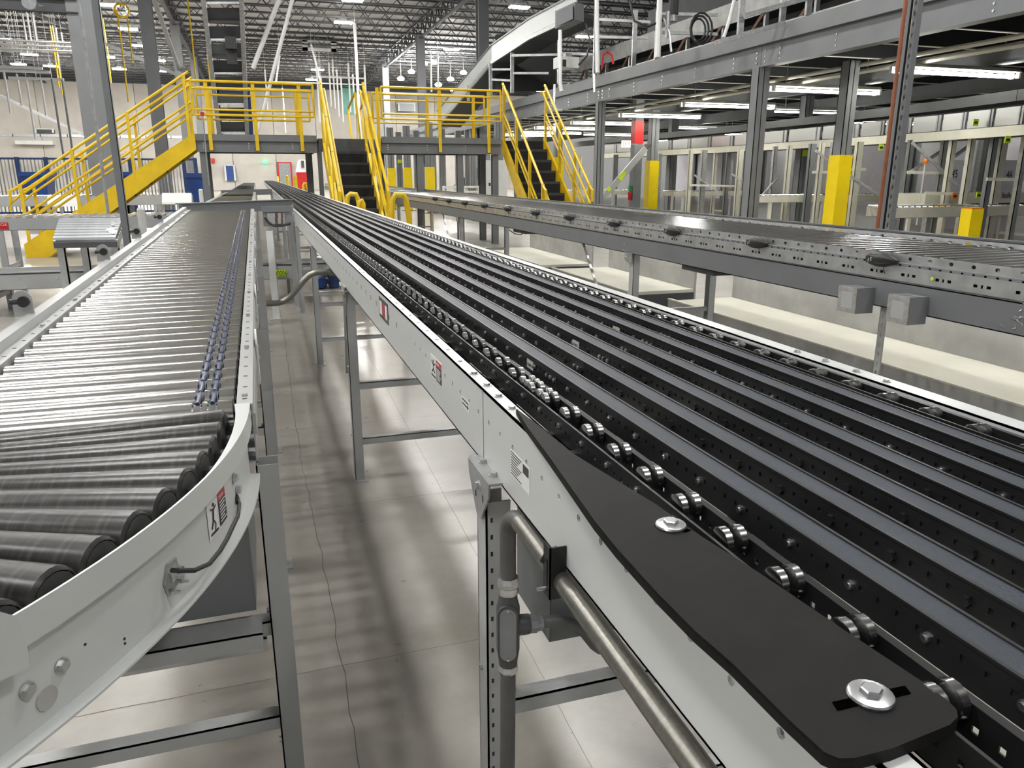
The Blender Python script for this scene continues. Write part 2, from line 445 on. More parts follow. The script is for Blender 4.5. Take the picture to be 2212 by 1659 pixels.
# ================================================================ straight roller conveyor on the left
AX0, AX1, AY0, AY1 = -.552, -.068, 1.40, 7.15
def az(y): return .95 + .0195 * (y - 1.4)
A = thing('roller_conveyor', 'straight steel roller conveyor at the left with two blue drive bands', 'conveyor', (-.31, 4.2, 0))
for side in (1, -1):
    xi = AX1 if side > 0 else AX0
    m = MB()
    S = [(y, az(y)) for y in (AY0, AY1)]
    def bar(x0, x1, d0, d1):
        (ya, za), (yb, zb) = S
        a, b = sorted((xi + side * x0, xi + side * x1))
        m.hexa([(a, ya, za + d0), (b, ya, za + d0), (b, yb, zb + d0), (a, yb, zb + d0), (a, ya, za + d1), (b, ya, za + d1), (b, yb, zb + d1), (a, yb, zb + d1)])
    if side > 0:
        bar(0, .028, -.003, 0); bar(.025, .028, -.115, -.003); bar(0, .028, -.115, -.112); bar(0, .003, -.03, -.003); bar(.028, .031, -.06, -.02)
    else:
        bar(0, .035, -.003, 0); bar(.032, .036, -.003, .022); bar(.036, .062, .019, .022); bar(.06, .063, -.115, .022); bar(0, .003, -.035, -.003); bar(.0, .06, -.115, -.112)
    fr = put('side_frame', m, 'grey_paint', A)
    bm_ = MB().hex_bolt((0, 0, 0), (0, 0, 1), .006, .004).mesh('bolt', 'zinc')
    for k in range(14):
        y = AY0 + .05 + k * .4
        inst('bolt', bm_, (xi + side * .014, y, az(y)), fr)
    # slot marks in the flange
    sl = MB()
    for k in range(44):
        y = AY0 + .03 + k * .08
        sl.box((xi + side * .010, y, az(y) - .001), (xi + side * .018, y + .004, az(y) + .0008))
    put('slot_row', sl, 'label_dark', fr)
# one roller with two drive grooves near its right end (axis along x, origin in the middle)
RL = AX1 - AX0 - .016
def roller_mesh(name, L, r, grooves, material, cap='black_plastic', seg=14):
    m = MB(); x = [(-L / 2, r)]
    for g in sorted(grooves):
        x += [(g - .009, r), (g - .006, r * .86), (g + .006, r * .86), (g + .009, r)]
    x.append((L / 2, r))
    m.tube([(p, 0, 0) for p, _ in x], [q for _, q in x], seg, cap=False)
    m.cur = 1
    m.tube([(-L / 2 + .001, 0, 0), (-L / 2, 0, 0)], r * .98, seg); m.tube([(L / 2 - .001, 0, 0), (L / 2, 0, 0)], r * .98, seg)
    m.tube([(-L / 2 - .008, 0, 0), (-L / 2, 0, 0)], .008, 6); m.tube([(L / 2, 0, 0), (L / 2 + .008, 0, 0)], .008, 6)
    return m.mesh(name, [material, cap], True)
xm = (AX0 + AX1) / 2
G1, G2 = -.137 - xm, -.111 - xm
rmesh = roller_mesh('roller', RL, .030, (G1, G2), 'roller')
PIT = .0785; NR = int((AY1 - AY0 - .03) / PIT)
for k in range(NR):
    y = AY0 + .045 + k * PIT
    inst('roller', rmesh, (xm, y, az(y) - .034), A)
for gi, g in enumerate((G1, G2)):
    m = MB()
    for k in range(NR - 1):
        y = AY0 + .045 + k * PIT; z = az(y) - .034
        m.tube([(xm + g, y, z + .0268), (xm + g, y + PIT * .5, z + .0245), (xm + g, y + PIT, z + .0268)], .0042, 6)
    put('drive_band', m, 'blue_band', A, True)
def stand(parent, x0, x1, y, z1, w=.038, t=.003, braces=(.2, .45), material='grey_paint', foot=True, mb_br='grey_paint', face=1):
    """a support of two channel legs with cross members"""
    for x, s in ((x0, 1), (x1, -1)):
        m = MB()
        m.box((x, y - w / 2, .0), (x + s * t, y + w / 2, z1)); m.box((x, y - w / 2, 0), (x + s * w * .8, y - w / 2 + t, z1)); m.box((x, y + w / 2 - t, 0), (x + s * w * .8, y + w / 2, z1))
        lg = put('leg', m, material, parent)
        if foot: put('foot_plate', MB().box((x - s * .005, y - w * .9, 0), (x + s * .055, y + w * .9, .005)), material, lg)
        bb = MB()
        for zb in (z1 * .25, z1 * .62): bb.hex_bolt((x, y + .004, zb), (-s, 0, 0), .006, .006)
        put('bolt', bb, 'zinc', lg)
    for zb in braces:
        m = MB(); m.box((x0 + .004, y - .018, zb), (x1 - .004, y - .015, zb + .03)).box((x0 + .004, y - .018, zb + .027), (x1 - .004, y + .016, zb + .03))
        put('cross_brace', m, mb_br, parent)
for y in (2.586, 3.81, 5.0, 6.2, 7.05):
    stand(A, -.045, -.60, y, az(y) - .113, w=.045, braces=(.24, .5))
# round guard plates on the outside of the right frame
gpm = MB().slab([(0, .045 * math.cos(a) * .9, .045 * math.sin(a)) for a in [math.pi * k / 10 for k in range(11)]] + [(0, -.035, -.09), (0, .035, -.09)], (.004, 0, 0)).mesh('end_guard', 'label_white')
for y in (1.98, 2.72, 3.45, 4.2, 5.0, 5.8, 6.5):
    g = inst('end_guard', gpm, (-.036, y, az(y) - .03), A)
    inst('bolt', bm_, (-.032, y, az(y) - .03), g, rot=(0, math.pi / 2, 0))
    inst('bolt', bm_, (-.032, y, az(y) - .06), g, rot=(0, math.pi / 2, 0))
# reflector posts on the left guard
def reflector(p, h, label, r=.024):
    t = thing('reflector_post', label, 'reflector', p, 'reflector posts along the left guard rail')
    m = MB().slab([(p.x + r * math.cos(a), p.y, p.z + h + r * math.sin(a)) for a in [math.pi * k / 8 for k in range(9)]] + [(p.x - r, p.y, p.z), (p.x + r, p.y, p.z)], (0, .004, 0))
    put('plate', m, 'grey_paint', t)
    put('reflector_disc', MB().tube([(p.x + .004, p.y - .012, p.z + h - .005), (p.x + .004, p.y, p.z + h - .005)], r * .6, 12), 'black_plastic', t)
    put('stud', MB().tube([(p.x - .03, p.y + .004, p.z + h - .006), (p.x - .012, p.y + .004, p.z + h - .006)], .008, 8), 'black_plastic', t)
for (px, py, y, lb) in ((50, 700, 2.32, 'nearest reflector post on the left guard, largest'), (182, 605, 3.5, 'reflector post on the left guard, second from the camera'),
                        (236, 563, 4.45, 'reflector post on the left guard, third from the camera'), (293, 523, 5.5, 'small reflector post on the left guard, farthest one')):
    reflector(V3((-.622, y, az(y) + .015)), .045, lb)

# ---------------------------------------------------------------- curved roller conveyor
CC = V3((-1.168, 1.385, 0)); RO, RI = 1.10, .62; CZ = .95
B_ = thing('curved_roller_conveyor', 'curved roller conveyor with scuffed black rollers in the near left corner', 'conveyor', (-.35, 1.0, 0))
def arc(r, a0, a1, n, z): return [(CC.x + r * math.cos(math.radians(a)), CC.y - r * math.sin(math.radians(a)), z) for a in [a0 + (a1 - a0) * k / n for k in range(n + 1)]]
def outer_frame():
    m = MB(); rings = []; n = 44
    for k in range(n + 1):
        a = -.5 + 66.5 * k / n; t = max(0.0, 1 - a / 17.0); ri = 1.1205 - .0225 * t
        prof = [(ri, .953), (1.1235, .953), (1.1235, .9155), (1.1125, .9125), (1.1125, .8175), (1.1295, .8165), (1.1295, .8135), (1.1095, .8135), (1.1095, .915), (1.1205, .9185), (1.1205, .950), (ri, .950)]
        ca, sa = math.cos(math.radians(a)), math.sin(math.radians(a))
        rings.append([(CC.x + r * ca, CC.y - r * sa, z) for r, z in prof])
    w = len(rings[0])
    m.add([v for g in rings for v in g], [(i * w + j, i * w + (j + 1) % w, (i + 1) * w + (j + 1) % w, (i + 1) * w + j) for i in range(n) for j in range(w)] + [tuple(range(w))])
    return m
of = put('outer_frame', outer_frame(), 'white_paint', B_, True)
put('inner_frame', MB().sweep([(0, 0), (.03, 0), (.03, -.1), (.0, -.1)], arc(RI, -.5, 66, 24, CZ), closed=True), 'white_paint', B_, True)
def taper_roller(name):
    L = RO - RI - .03; m = MB()
    m.tube([(-L / 2, 0, 0), (L / 2 - .045, 0, 0), (L / 2 - .004, 0, 0), (L / 2, 0, 0)], [.0225, .0345, .0355, .031], 20, cap=False)
    m.cur = 1; m.tube([(L / 2 - .001, 0, 0), (L / 2, 0, 0)], .030, 16); m.tube([(-L / 2, 0, 0), (-L / 2 + .001, 0, 0)], .02, 16)
    m.tube([(L / 2, 0, 0), (L / 2 + .014, 0, 0)], .012, 8); m.tube([(-L / 2 - .014, 0, 0), (-L / 2, 0, 0)], .012, 8)
    return m.mesh(name, ['scuffed_roller', 'black_plastic'], True)
tr = taper_roller('tapered_roller')
for k in range(16):
    a = math.radians(.7 + k * 3.75); rm_ = (RO + RI) / 2 - .004
    inst('tapered_roller', tr, (CC.x + rm_ * math.cos(a), CC.y - rm_ * math.sin(a), CZ - .036), B_, rot=(0, 0, -a))
stand(B_, -.045, -.62, 1.42, .83, w=.05, braces=(.25, .47))
# slotted channel and pan under the curve
m = MB()
m.holed((-.60, 1.395, .44), (1, 0, 0), (0, 0, 1), .545, .03, [(.02 + k * .041, .015, .011, .0045) for k in range(13)], (0, .003, 0), 'round')
m.box((-.60, 1.395, .467), (-.055, 1.43, .47))
put('slotted_channel', m, 'galv', B_)
put('lower_pan', MB().box((-.60, 1.36, .50), (-.06, 1.40, .503)).box((-.60, 1.36, .47), (-.06, 1.363, .503)), 'grey_paint', B_)
put('gear_box', MB().box((-.42, 1.42, .52), (-.07, 1.75, .80)), 'steel_grey', B_)
# end cover plate at the very left edge
def cpt(r, a, z): return V3((CC.x + r * math.cos(math.radians(a)), CC.y - r * math.sin(math.radians(a)), z))
def on_curve(px, py, r=1.1135):     # photo pixel to a point on the outer frame web
    rr = ray(px, py); lo, hi = .2, 4.0
    best = None
    for k in range(2000):
        t = .3 + k * .0012; x, y = rr[0] * t, rr[1] * t
        if math.hypot(x - CC.x, y - CC.y) <= r:
            return V3((x, y, CAM_H + rr[2] * t)), math.atan2(-(y - CC.y), x - CC.x)
    return V3((rr[0], rr[1], CAM_H + rr[2])), 0
def out(a): return V3((math.cos(a), -math.sin(a), 0))
put('cover_plate', MB().slab([on_curve(x, y, 1.136)[0] for x, y in ((-70, 1300), (0, 1322), (26, 1329), (37, 1345), (52, 1400), (56, 1440), (0, 1466), (-70, 1500))], out(math.radians(34)) * .004), 'white_paint', B_)
big = MB().hex_bolt((0, 0, 0), (0, 0, 1), .0065, .006, washer=.0085).mesh('bolt', 'zinc')
for px, py in ((132, 1437), (58, 1490), (505, 1033), (512, 1058)):
    p, a = on_curve(px, py)
    q = out(a).to_track_quat('Z', 'Y').to_euler()
    inst('bolt', big, p, of, rot=q)
p, a = on_curve(102, 1508); d = out(a)
put('round_hole', MB().tube([p - d * .002, p + d * .0006], .0125, 20), 'concrete_grey', of)
for px, py in ((269, 1380), (270, 1390), (184, 1392)):
    p, a = on_curve(px, py); d = out(a); put('small_hole', MB().tube([p - d * .002, p + d * .0006], .0016, 8), 'ink', of)
# sensor bracket with its cable
p, a = on_curve(366, 1243); d = out(a); tdir = V3((-d.y, d.x, 0)); q = d.to_track_quat('Z', 'Y').to_euler()
sb = put('sensor_bracket', MB().slab([p + tdir * .016 + V3((0, 0, -.016)), p + tdir * -.010 + V3((0, 0, -.022)), p + tdir * -.016 + V3((0, 0, -.004)), p + tdir * -.004 + V3((0, 0, .018)), p + tdir * .014 + V3((0, 0, .018))], d * .004), 'galv', B_)
put('clamp_plate', MB().slab([p + d * .004 + tdir * .009 + V3((0, 0, -.004)), p + d * .004 + tdir * -.007 + V3((0, 0, -.006)), p + d * .004 + tdir * -.009 + V3((0, 0, .014)), p + d * .004 + tdir * .008 + V3((0, 0, .014))], d * .004), 'zinc', sb)
sm = MB().hex_bolt((0, 0, 0), (0, 0, 1), .0042, .005).tube([(0, 0, .004), (0, 0, .012)], .0022, 8).mesh('screw', 'zinc')
for ox, oz in ((.011, -.013), (-.009, -.017), (.003, .010), (.004, -.002)):
    inst('screw', sm, p + tdir * ox + V3((0, 0, oz)) + d * .006, sb, rot=q)
pts = []
for i, (px, py, off) in enumerate(((372, 1232, .012), (385, 1233, .024), (420, 1232, .030), (452, 1218, .03), (475, 1190, .027), (490, 1165, .022), (502, 1140, .016), (514, 1115, .012), (517, 1090, .006), (512, 1074, -.004))):
    c, aa = on_curve(px, py, 1.1135 + off); pts.append(c)
put('sensor_cable', MB().tube(pts, .0032, 8), 'black_plastic', B_, True)
c, aa = on_curve(512, 1078); put('cable_hole', MB().tube([c - out(aa) * .002, c + out(aa) * .001], .009, 14), 'ink', of)
# danger label with the climbing figure
_c, am = on_curve(470, 1106)
def L(u, v, r=1.1135):   # u to the right along the frame, v up
    a = am - u * 1.3 / 1.12
    return V3((CC.x + r * math.cos(a), CC.y - r * math.sin(a), _c.z + v * 1.15))
dl = put('danger_label', MB().add([L(-.031, -.024), L(.031, -.024), L(.031, .024), L(-.031, .024)], [(0, 1, 2, 3)]), 'label_white', of)
put('label_panel', MB().add([L(.004, -.022, 1.1140), L(.029, -.022, 1.1140), L(.029, .012, 1.1140), L(.004, .012, 1.1140)], [(0, 1, 2, 3)]), 'label_dark', dl)
put('label_header', MB().add([L(.004, .012, 1.1140), L(.029, .012, 1.1140), L(.029, .022, 1.1140), L(.004, .022, 1.1140)], [(0, 1, 2, 3)]), 'red', dl)
xd = (L(.03, 0) - L(0, 0)).normalized()
text('lettering', 'DANGER', .0062, L(.0055, .0145, 1.1144), xd, (0, 0, 1), 'ink_white', dl, .0001, squash=.8)
ln = MB()
for k in range(7):
    v = .008 - k * .0042; ln.add([L(.006, v, 1.1144), L(.027 - (k % 3) * .003, v, 1.1144), L(.027 - (k % 3) * .003, v + .0016, 1.1144), L(.006, v + .0016, 1.1144)], [(0, 1, 2, 3)])
put('print_lines', ln, 'ink_white', dl, kind='stuff')
fig = MB()
def seg(u0, v0, u1, v1, w=.0022): fig.beam(L(u0, v0, 1.1141), L(u1, v1, 1.1141), .0006, w, up=(0, 0, 1))
fig.tube([L(-.012, .016, 1.1136), L(-.012, .016, 1.1143)], .0028, 10)
seg(-.013, .012, -.016, -.002, .004); seg(-.014, .009, -.006, .013); seg(-.013, .010, -.022, .014); seg(-.016, -.002, -.010, -.010); seg(-.010, -.010, -.013, -.018); seg(-.016, -.002, -.022, -.012); seg(-.026, -.018, -.004, -.020, .003)
put('falling_figure', fig, 'ink', dl)
# ================================================================ strip belt conveyor in the middle
BX0, BX1, BZ = .322, 1.0, 1.013
BY0, BY1 = .20, 46.0
NEAR = 5.2
B = thing('strip_belt_conveyor', 'long black conveyor of six narrow strip belts between pale grey side frames', 'conveyor', (.66, 5, 0))
# left side frame: web with round holes, rolled top and bottom flange
m = MB()
holes = [(.373 + .0615 * k - BY0, .082, .0048, .0048) for k in range(-2, 24)]
m.holed((BX0, BY0, .885), (0, 1, 0), (0, 0, 1), 1.75, .128, [h for h in holes if .02 < h[0] < 1.72], (.003, 0, 0), 'round')
m.box((BX0, BY0 + 1.75, .885), (BX0 + .003, BY1, BZ))
m.box((BX0, BY0, BZ - .003), (BX0 + .026, BY1, BZ)); m.box((BX0 + .023, BY0, BZ - .02), (BX0 + .026, BY1, BZ)); m.box((BX0, BY0, .885), (BX0 + .03, BY1, .888))
fl = put('side_frame', m, 'white_paint', B)
sl = MB()
for k in range(30):
    y = 1.98 + k * .123; sl.box((BX0 - .0006, y, .958), (BX0 + .001, y + .004, .972))
put('slot_row', sl, 'label_dark', fl)
put('splice_seam', MB().box((BX0 - .0007, 1.142, .886), (BX0 + .001, 1.1435, 1.012)), 'galv_dark', fl)
m = MB(); m.box((BX1, BY0, .885), (BX1 + .003, BY1, BZ)); m.box((BX1 - .034, BY0, BZ - .003), (BX1, BY1, BZ)); m.box((BX1 - .034, BY0, BZ - .02), (BX1 - .031, BY1, BZ))
frr = put('side_frame', m, 'white_paint', B)
fb = MB().hex_bolt((0, 0, 0), (0, 0, 1), .0055, .0045, washer=.0075).mesh('bolt', 'zinc')
for y in [1.03, 1.098, 1.165, 1.245] + [1.245 + .1 * k for k in range(1, 30)]:
    inst('bolt', fb, (BX0 + .013, y, BZ), fl, scale=(1, 1, 1) if y < 1.3 else (.7, .7, .4))
for y in [1.21, 1.13, 1.05, .98]: inst('bolt', fb, (BX1 - .017, y, BZ), frr)
# belt strips
def bolt_ring(dark):
    q = MB().tube([(0, 0, 0), (-.0022, 0, 0)], .0042, 10).tube([(-.002, 0, 0), (-.0035, 0, 0)], .0026, 8)
    return q.mesh('bolt', 'black_metal' if dark else 'zinc', True)
ring_z, ring_k = bolt_ring(False), bolt_ring(True)
hexk = MB().hex_bolt((0, 0, 0), (-1, 0, 0), .0056, .004).mesh('bolt', 'black_metal')
SX = [.452, .525, .598, .670, .742, .812]
def rail_plates(m, x0, x1, z0, z1, hz, phase, floor_z=None):
    for x, s in ((x0, 1), (x1, -1)):
        hs = [(phase + .02 * k, hz - z0, .0026, .0026) for k in range(int((NEAR - BY0 - phase - .01) / .02))]
        m.holed((x, BY0, z0), (0, 1, 0), (0, 0, 1), NEAR - BY0, z1 - z0, hs, (s * .0015, 0, 0))
        m.box((x, NEAR, z0), (x + s * .0015, BY1, z1))
    if floor_z is not None: m.box((x0, BY0, floor_z), (x1, BY1, floor_z + .0015))
for k, x in enumerate(SX):
    w = .030
    m = MB(); rail_plates(m, x, x + w, .996, 1.0305, 1.016, .008)
    m.box((x - .001, BY0, 1.0285), (x + .0022, BY1, 1.0312)); m.box((x + w - .0022, BY0, 1.0285), (x + w + .001, BY1, 1.0312))
    br = put('belt_rail', m, 'black_metal', B)
    put('belt', MB().box((x + .0022, BY0, 1.012), (x + w - .0022, BY1, 1.0298)), 'rubber_belt', br)
    ph = (.0, .03, .01, .05, .02, .04)[k]
    for j in range(44):
        y = .3 + ph + j * .08
        dark = (k in (1, 2, 3) and j < 14) or (k == 5) or (k == 0 and 16 < j)
        inst('bolt', hexk if dark else ring_z, (x, y, 1.0135), br)
    for j in range(3): inst('bolt', ring_z, (x, 1.16 + k * .05 + j * .018, 1.0135), br)
    # splice seam of two rail lengths
    put('splice_seam', MB().box((x - .0013, 1.15 + k * .05, .997), (x - .0008, 1.151 + k * .05, 1.031)), 'ink', br)
for x, yy in ((SX[0], 1.262), (SX[2], 1.395), (SX[4], 1.505)):
    lb = put('part_label', MB().box((x - .0016, yy, 1.005), (x - .0006, yy + .034, 1.0205)), 'concrete_grey', B)
    text('lettering', '1102052', .0075, (x - .0018, yy + .032, 1.0095), (0, -1, 0), (0, 0, 1), 'ink', lb, .0001)
# wheel rails at both sides
def wheel_mesh():
    q = MB(); q.tube([(0, 0, 0), (.0008, 0, 0), (.0078, 0, 0), (.0086, 0, 0)], [.0125, .0142, .0142, .0125], 14)
    return q.mesh('wheel', 'chrome', True)
whm = wheel_mesh()
for x0, x1, xa, xb, first, nw in ((.3885, .424, .3945, .4105, .324, 58), (.905, .941, .9115, .9275, .34, 40)):
    m = MB(); rail_plates(m, x0, x1, .976, 1.012, .995, .008, .976)
    m.box((x0 - .001, BY0, 1.0105), (x0 + .002, BY1, 1.0125)); m.box((x1 - .002, BY0, 1.0105), (x1 + .006, BY1, 1.0125))
    wr = put('wheel_rail', m, 'black_metal', B)
    for j in range(nw):
        y = first + j * .082
        for x in (xa, xb): inst('wheel', whm, (x, y, 1.0095 if x0 < .5 else 1.003), wr)
        if j < 40: inst('bolt', ring_z, (x0, y - .006, .999), wr)
    q = MB()
    for j in range(110):
        y = first + (nw + j) * .082
        for x in (xa, xb): q.tube([(x, y, 1.0095), (x + .0086, y, 1.0095)], .0142, 8)
    put('far_wheels', q, 'chrome', wr, kind='stuff')
for j in range(3):
    for x in (.3945, .4105): inst('wheel', whm, (x, 1.085 + j * .041, 1.0095), B)
# black cross plates with hex bolts on ears
earb = MB().hex_bolt((0, 0, 0), (0, 0, 1), .0085, .011, washer=.013).mesh('bolt', 'black_metal')
for y in [.62 + .335 * k for k in range(22)]:
    m = MB(); m.box((BX0 + .03, y - .05, .955), (BX1 - .04, y - .035, .980)); m.box((BX0 + .03, y + .035, .955), (BX1 - .04, y + .05, .980)); m.box((BX0 + .02, y - .06, .900), (BX0 + .045, y + .06, .980)); m.box((BX1 - .06, y - .06, .900), (BX1 - .035, y + .06, .980))
    m.box((BX0 + .045, y - .012, .940), (BX1 - .06, y + .012, .975))
    cpn = put('cross_plate', m, 'black_metal', B)
    for x in (.352, .44):
        put('ear', MB().prism([(x + .022 * math.cos(a) + .004, y + .018 * math.sin(a)) for a in [2 * math.pi * i / 12 for i in range(12)]], .980, .985), 'black_metal', cpn)
        if y < 3.4: inst('bolt', earb, (x, y, .985), cpn)
# black plastic side guard with two big round head bolts
GP = [(.3310, 1.000), (.319, .918), (.308, .812), (.299, .730), (.287, .624), (.283, .565), (.281, .483), (.282, .429), (.286, .387), (.287, .328), (.289, .298), (.294, .291), (.303, .2885), (.331, .288), (.380, .293), (.391, .297), (.396, .303), (.3975, .312), (.397, .333), (.388, .413), (.381, .485), (.370, .563), (.364, .641), (.356, .692), (.348, .742), (.339, .805), (.336, .919)]
gp = put('guard_plate', MB().prism(GP[::-1], 1.0135, 1.0205).prism([(x * .986 + .005, y) for x, y in GP][::-1], 1.0205, 1.0225), 'plastic_plate', B)
for (x, y, a, f) in ((.353, .590, -1.2, 1.0), (.352, .329, -.3, 1.0)):
    dx, dy = math.cos(a), math.sin(a)
    put('slot', MB().slab([(x - dx * .03 - dy * .004, y - dy * .012 + dx * .004 - .004, 1.0226), (x - dx * .03 + dy * .004, y - dy * .012 - dx * .004 - .004, 1.0226), (x + dx * .03 + dy * .004, y + dy * .02 - dx * .004 + .004, 1.0226), (x + dx * .03 - dy * .004, y + dy * .02 + dx * .004 + .004, 1.0226)], (0, 0, .0004)), 'void', gp)
    q = MB().tube([(x, y, 1.0226), (x, y, 1.0242), (x, y, 1.0255), (x, y, 1.026)], [.0148, .0150, .0142, .012], 24).tube([(x, y, 1.026), (x, y, 1.0290), (x, y, 1.0300)], [.0074, .0072, .0062], 6)
    put('carriage_bolt', q, 'zinc', gp, True)
# supports
for y in (1.10, 3.31, 5.61, 7.9, 10.2, 12.5, 17, 21.5):
    stand(B, .318 if y > 2 else .305, 1.0, y, .845 if y < 2 else .86, w=.052, braces=(.17, .43))
    if y < 4:
        for x, s in ((.318 if y > 2 else .305, -1), (1.0, 1)):
            hd = MB()
            hd.slab([(x + s * .002, y - .062, .892), (x + s * .002, y + .062, .892), (x + s * .002, y + .058, .868), (x + s * .002, y + .012, .812), (x + s * .002, y - .012, .812), (x + s * .002, y - .058, .868)], (s * .003, 0, 0))
            hd.box((x + s * .002, y - .064, .889), (x - s * .03, y + .064, .893))
            h = put('head_bracket', hd, 'galv', B)
            for yy in (y - .03, y + .03): inst('bolt', big, (x - s * .012, yy, .893), h)
            inst('bolt', big, (x + s * .005, y - .005, .868), h, rot=(0, s * math.pi / 2, 0))
            put('slot', MB().box((x + s * .0056, y + .012, .842), (x + s * .0048, y + .017, .862)).box((x + s * .0056, y - .03, .848), (x + s * .0048, y - .026, .86)), 'ink', h)
m = MB()
for k in range(26):
    zz = .06 + k * .03; m.box((.3125, 1.0735, zz), (.3165, 1.0742, zz + .008))
put('leg_hole_row', m, 'ink', B)
put('knee_brace', MB().beam((.315, 3.27, .86), (.312, 3.33, .50), .012, .004), 'galv', B)
for k, yy in enumerate((.262, .238)):
    put('idler_roller', MB().tube([(.345, yy, .955), (.37, yy, .955)], .0095, 12), 'roller', B, True)
put('wood_block', MB().box((.335, .272, .955), (.385, .282, .968)), 'cardboard', B)
# stickers on the left frame
def sticker(name, y1, y0, z0, z1, mats, parent=fl, x=BX0 - .0008):
    return put(name, MB().box((x, y0, z0), (x + .0012, y1, z1)), mats, parent)
s1 = sticker('warning_sticker', 2.287, 2.117, .938, .998, 'label_dark')
for a, b, mm in ((2.275, 2.23, 'label_white'), (2.22, 2.18, 'red'), (2.17, 2.135, 'label_white')): sticker('sticker_panel', a, b, .948, .988, mm, s1, BX0 - .0014)
def danger(y1, y0, z0, z1):
    s = sticker('danger_label', y1, y0, z0, z1, 'label_white'); h = z1 - z0; w = y1 - y0
    sticker('label_panel', y1 - w * .5, y0 + w * .04, z0 + h * .04, z1 - h * .28, 'label_dark', s, BX0 - .0013)
    sticker('label_header', y1 - w * .5, y0 + w * .04, z1 - h * .27, z1 - h * .04, 'red', s, BX0 - .0013)
    text('lettering', 'DANGER', h * .17, (BX0 - .0016, y1 - w * .53, z1 - h * .22), (0, -1, 0), (0, 0, 1), 'ink_white', s, .0001, squash=.8)
    ln = MB()
    for k in range(6): ln.box((BX0 - .0016, y0 + w * (.10 + .04 * (k % 3)), z1 - h * (.42 + .09 * k)), (BX0 - .0012, y1 - w * .55, z1 - h * (.385 + .09 * k)))
    put('print_lines', ln, 'ink_white', s, kind='stuff')
    f = MB(); P = lambda a, b: (BX0 - .0014, y1 - w * a, z0 + h * b)
    f.tube([(BX0 - .001, y1 - w * .25, z0 + h * .78), P(.25, .78)], h * .07, 8)
    for a, b, c, d in ((.25, .7, .25, .45), (.25, .62, .1, .75), (.25, .62, .42, .72), (.25, .45, .12, .25), (.25, .45, .38, .3), (.06, .12, .44, .12)): f.beam(P(a, b), P(c, d), h * .07, .0004, up=(1, 0, 0))
    put('falling_figure', f, 'ink', s)
danger(1.547, 1.442, .936, .984)
s2 = sticker('flow_label', 1.284, 1.229, .945, .965, 'label_white')
f = MB().beam((BX0 - .001, 1.277, .953), (BX0 - .001, 1.242, .953), .0022, .0006, up=(1, 0, 0)); f.slab([(BX0 - .0009, 1.243, .957), (BX0 - .0009, 1.243, .949), (BX0 - .0009, 1.234, .953)], (-.0005, 0, 0))
put('arrow', f, 'ink', s2)
put('print_line', MB().box((BX0 - .0012, 1.236, .9595), (BX0 - .0008, 1.278, .9620)), 'ink', s2)
s3 = sticker('rating_label', .995, .911, .924, .964, 'label_white')
ln = MB()
for k in range(9): ln.box((BX0 - .0012, .945 + .006 * (k % 4), .9600 - k * .0041), (BX0 - .0008, .992, .9612 - k * .0041))
put('print_lines', ln, 'ink', s3, kind='stuff')
sticker('label_panel', .938, .915, .948, .961, 'label_dark', s3, BX0 - .0013)

# ---------------------------------------------------------------- conduit under the left frame
C_ = thing('conduit_run', 'grey electrical conduit with tee fitting bent under the pale side frame', 'conduit', (.30, .95, 0))
px_, pr, cy_, dz = .3185, .0128, 1.0, -.028
pts = [(px_, cy_, .742), (px_, cy_ + .001, .80), (px_, cy_, .825)]
for k in range(1, 10):
    a = math.pi / 2 * k / 9; pts.append((px_, cy_ - .062 * (1 - math.cos(a)), .825 + .045 * math.sin(a)))
put('sheathed_elbow', MB().tube(pts, pr, 16), 'sheath', C_, True)
put('long_pipe', MB().tube([(px_, cy_ - .06, .870), (px_, cy_ - .1, .8702), (px_, .80, .868), (px_, .5, .861), (px_, .18, .853)], pr * 1.06, 18), 'conduit', C_, True)
put('compression_nut', MB().tube([(px_, cy_, .737), (px_, cy_, .745), (px_, cy_, .753)], [.0165, .0175, .0160], 8), 'zinc', C_)
put('compression_nut', MB().tube([(px_, cy_, .724), (px_, cy_, .728), (px_, cy_, .736)], [.0155, .0168, .015], 18), 'zinc', C_, True)
body = MB().tube([(px_, cy_, .724), (px_, cy_, .714), (px_, cy_, .700), (px_, cy_, .628), (px_, cy_, .608), (px_, cy_, .597)], [.0145, .0150, .0185, .0185, .0155, .0145], 18)
body.tube([(px_, cy_, .664), (px_ + .022, cy_, .664), (px_ + .034, cy_, .663)], [.014, .0165, .0160], 14)
put('tee_body', body, 'cast', C_, True)
fa = V3((-.30, -.95, 0)).normalized(); sd = V3((-fa.y, fa.x, 0))
def oval(c, w, h, n=10):
    q = []
    for k in range(n + 1): a = math.pi * k / n; q.append(c + sd * (w * math.cos(a)) + V3((0, 0, h - w + w * math.sin(a))))
    for k in range(n + 1): a = math.pi + math.pi * k / n; q.append(c + sd * (w * math.cos(a)) + V3((0, 0, -(h - w) + w * math.sin(a))))
    return q
c0 = V3((px_, cy_, .662)) + fa * .012
gk = put('cover_gasket', MB().slab(oval(c0, .0155, .050), fa * .007), 'cast', C_)
cv = put('cover_plate', MB().slab(oval(c0 + fa * .007, .0128, .0455), fa * .002).slab(oval(c0 + fa * .009, .0100, .040), fa * .0012), 'galv_dark', C_)
for zz in (.043, -.043): put('screw', MB().hex_bolt(c0 + fa * .009 + V3((0, 0, zz)), fa, .0022, .0016), 'zinc', cv)
put('compression_nut', MB().tube([(px_ + .034, cy_, .663), (px_ + .046, cy_, .662)], [.0155, .0155], 8).tube([(px_ + .046, cy_, .662), (px_ + .056, cy_, .661)], [.0135, .0125], 14), 'galv_dark', C_)
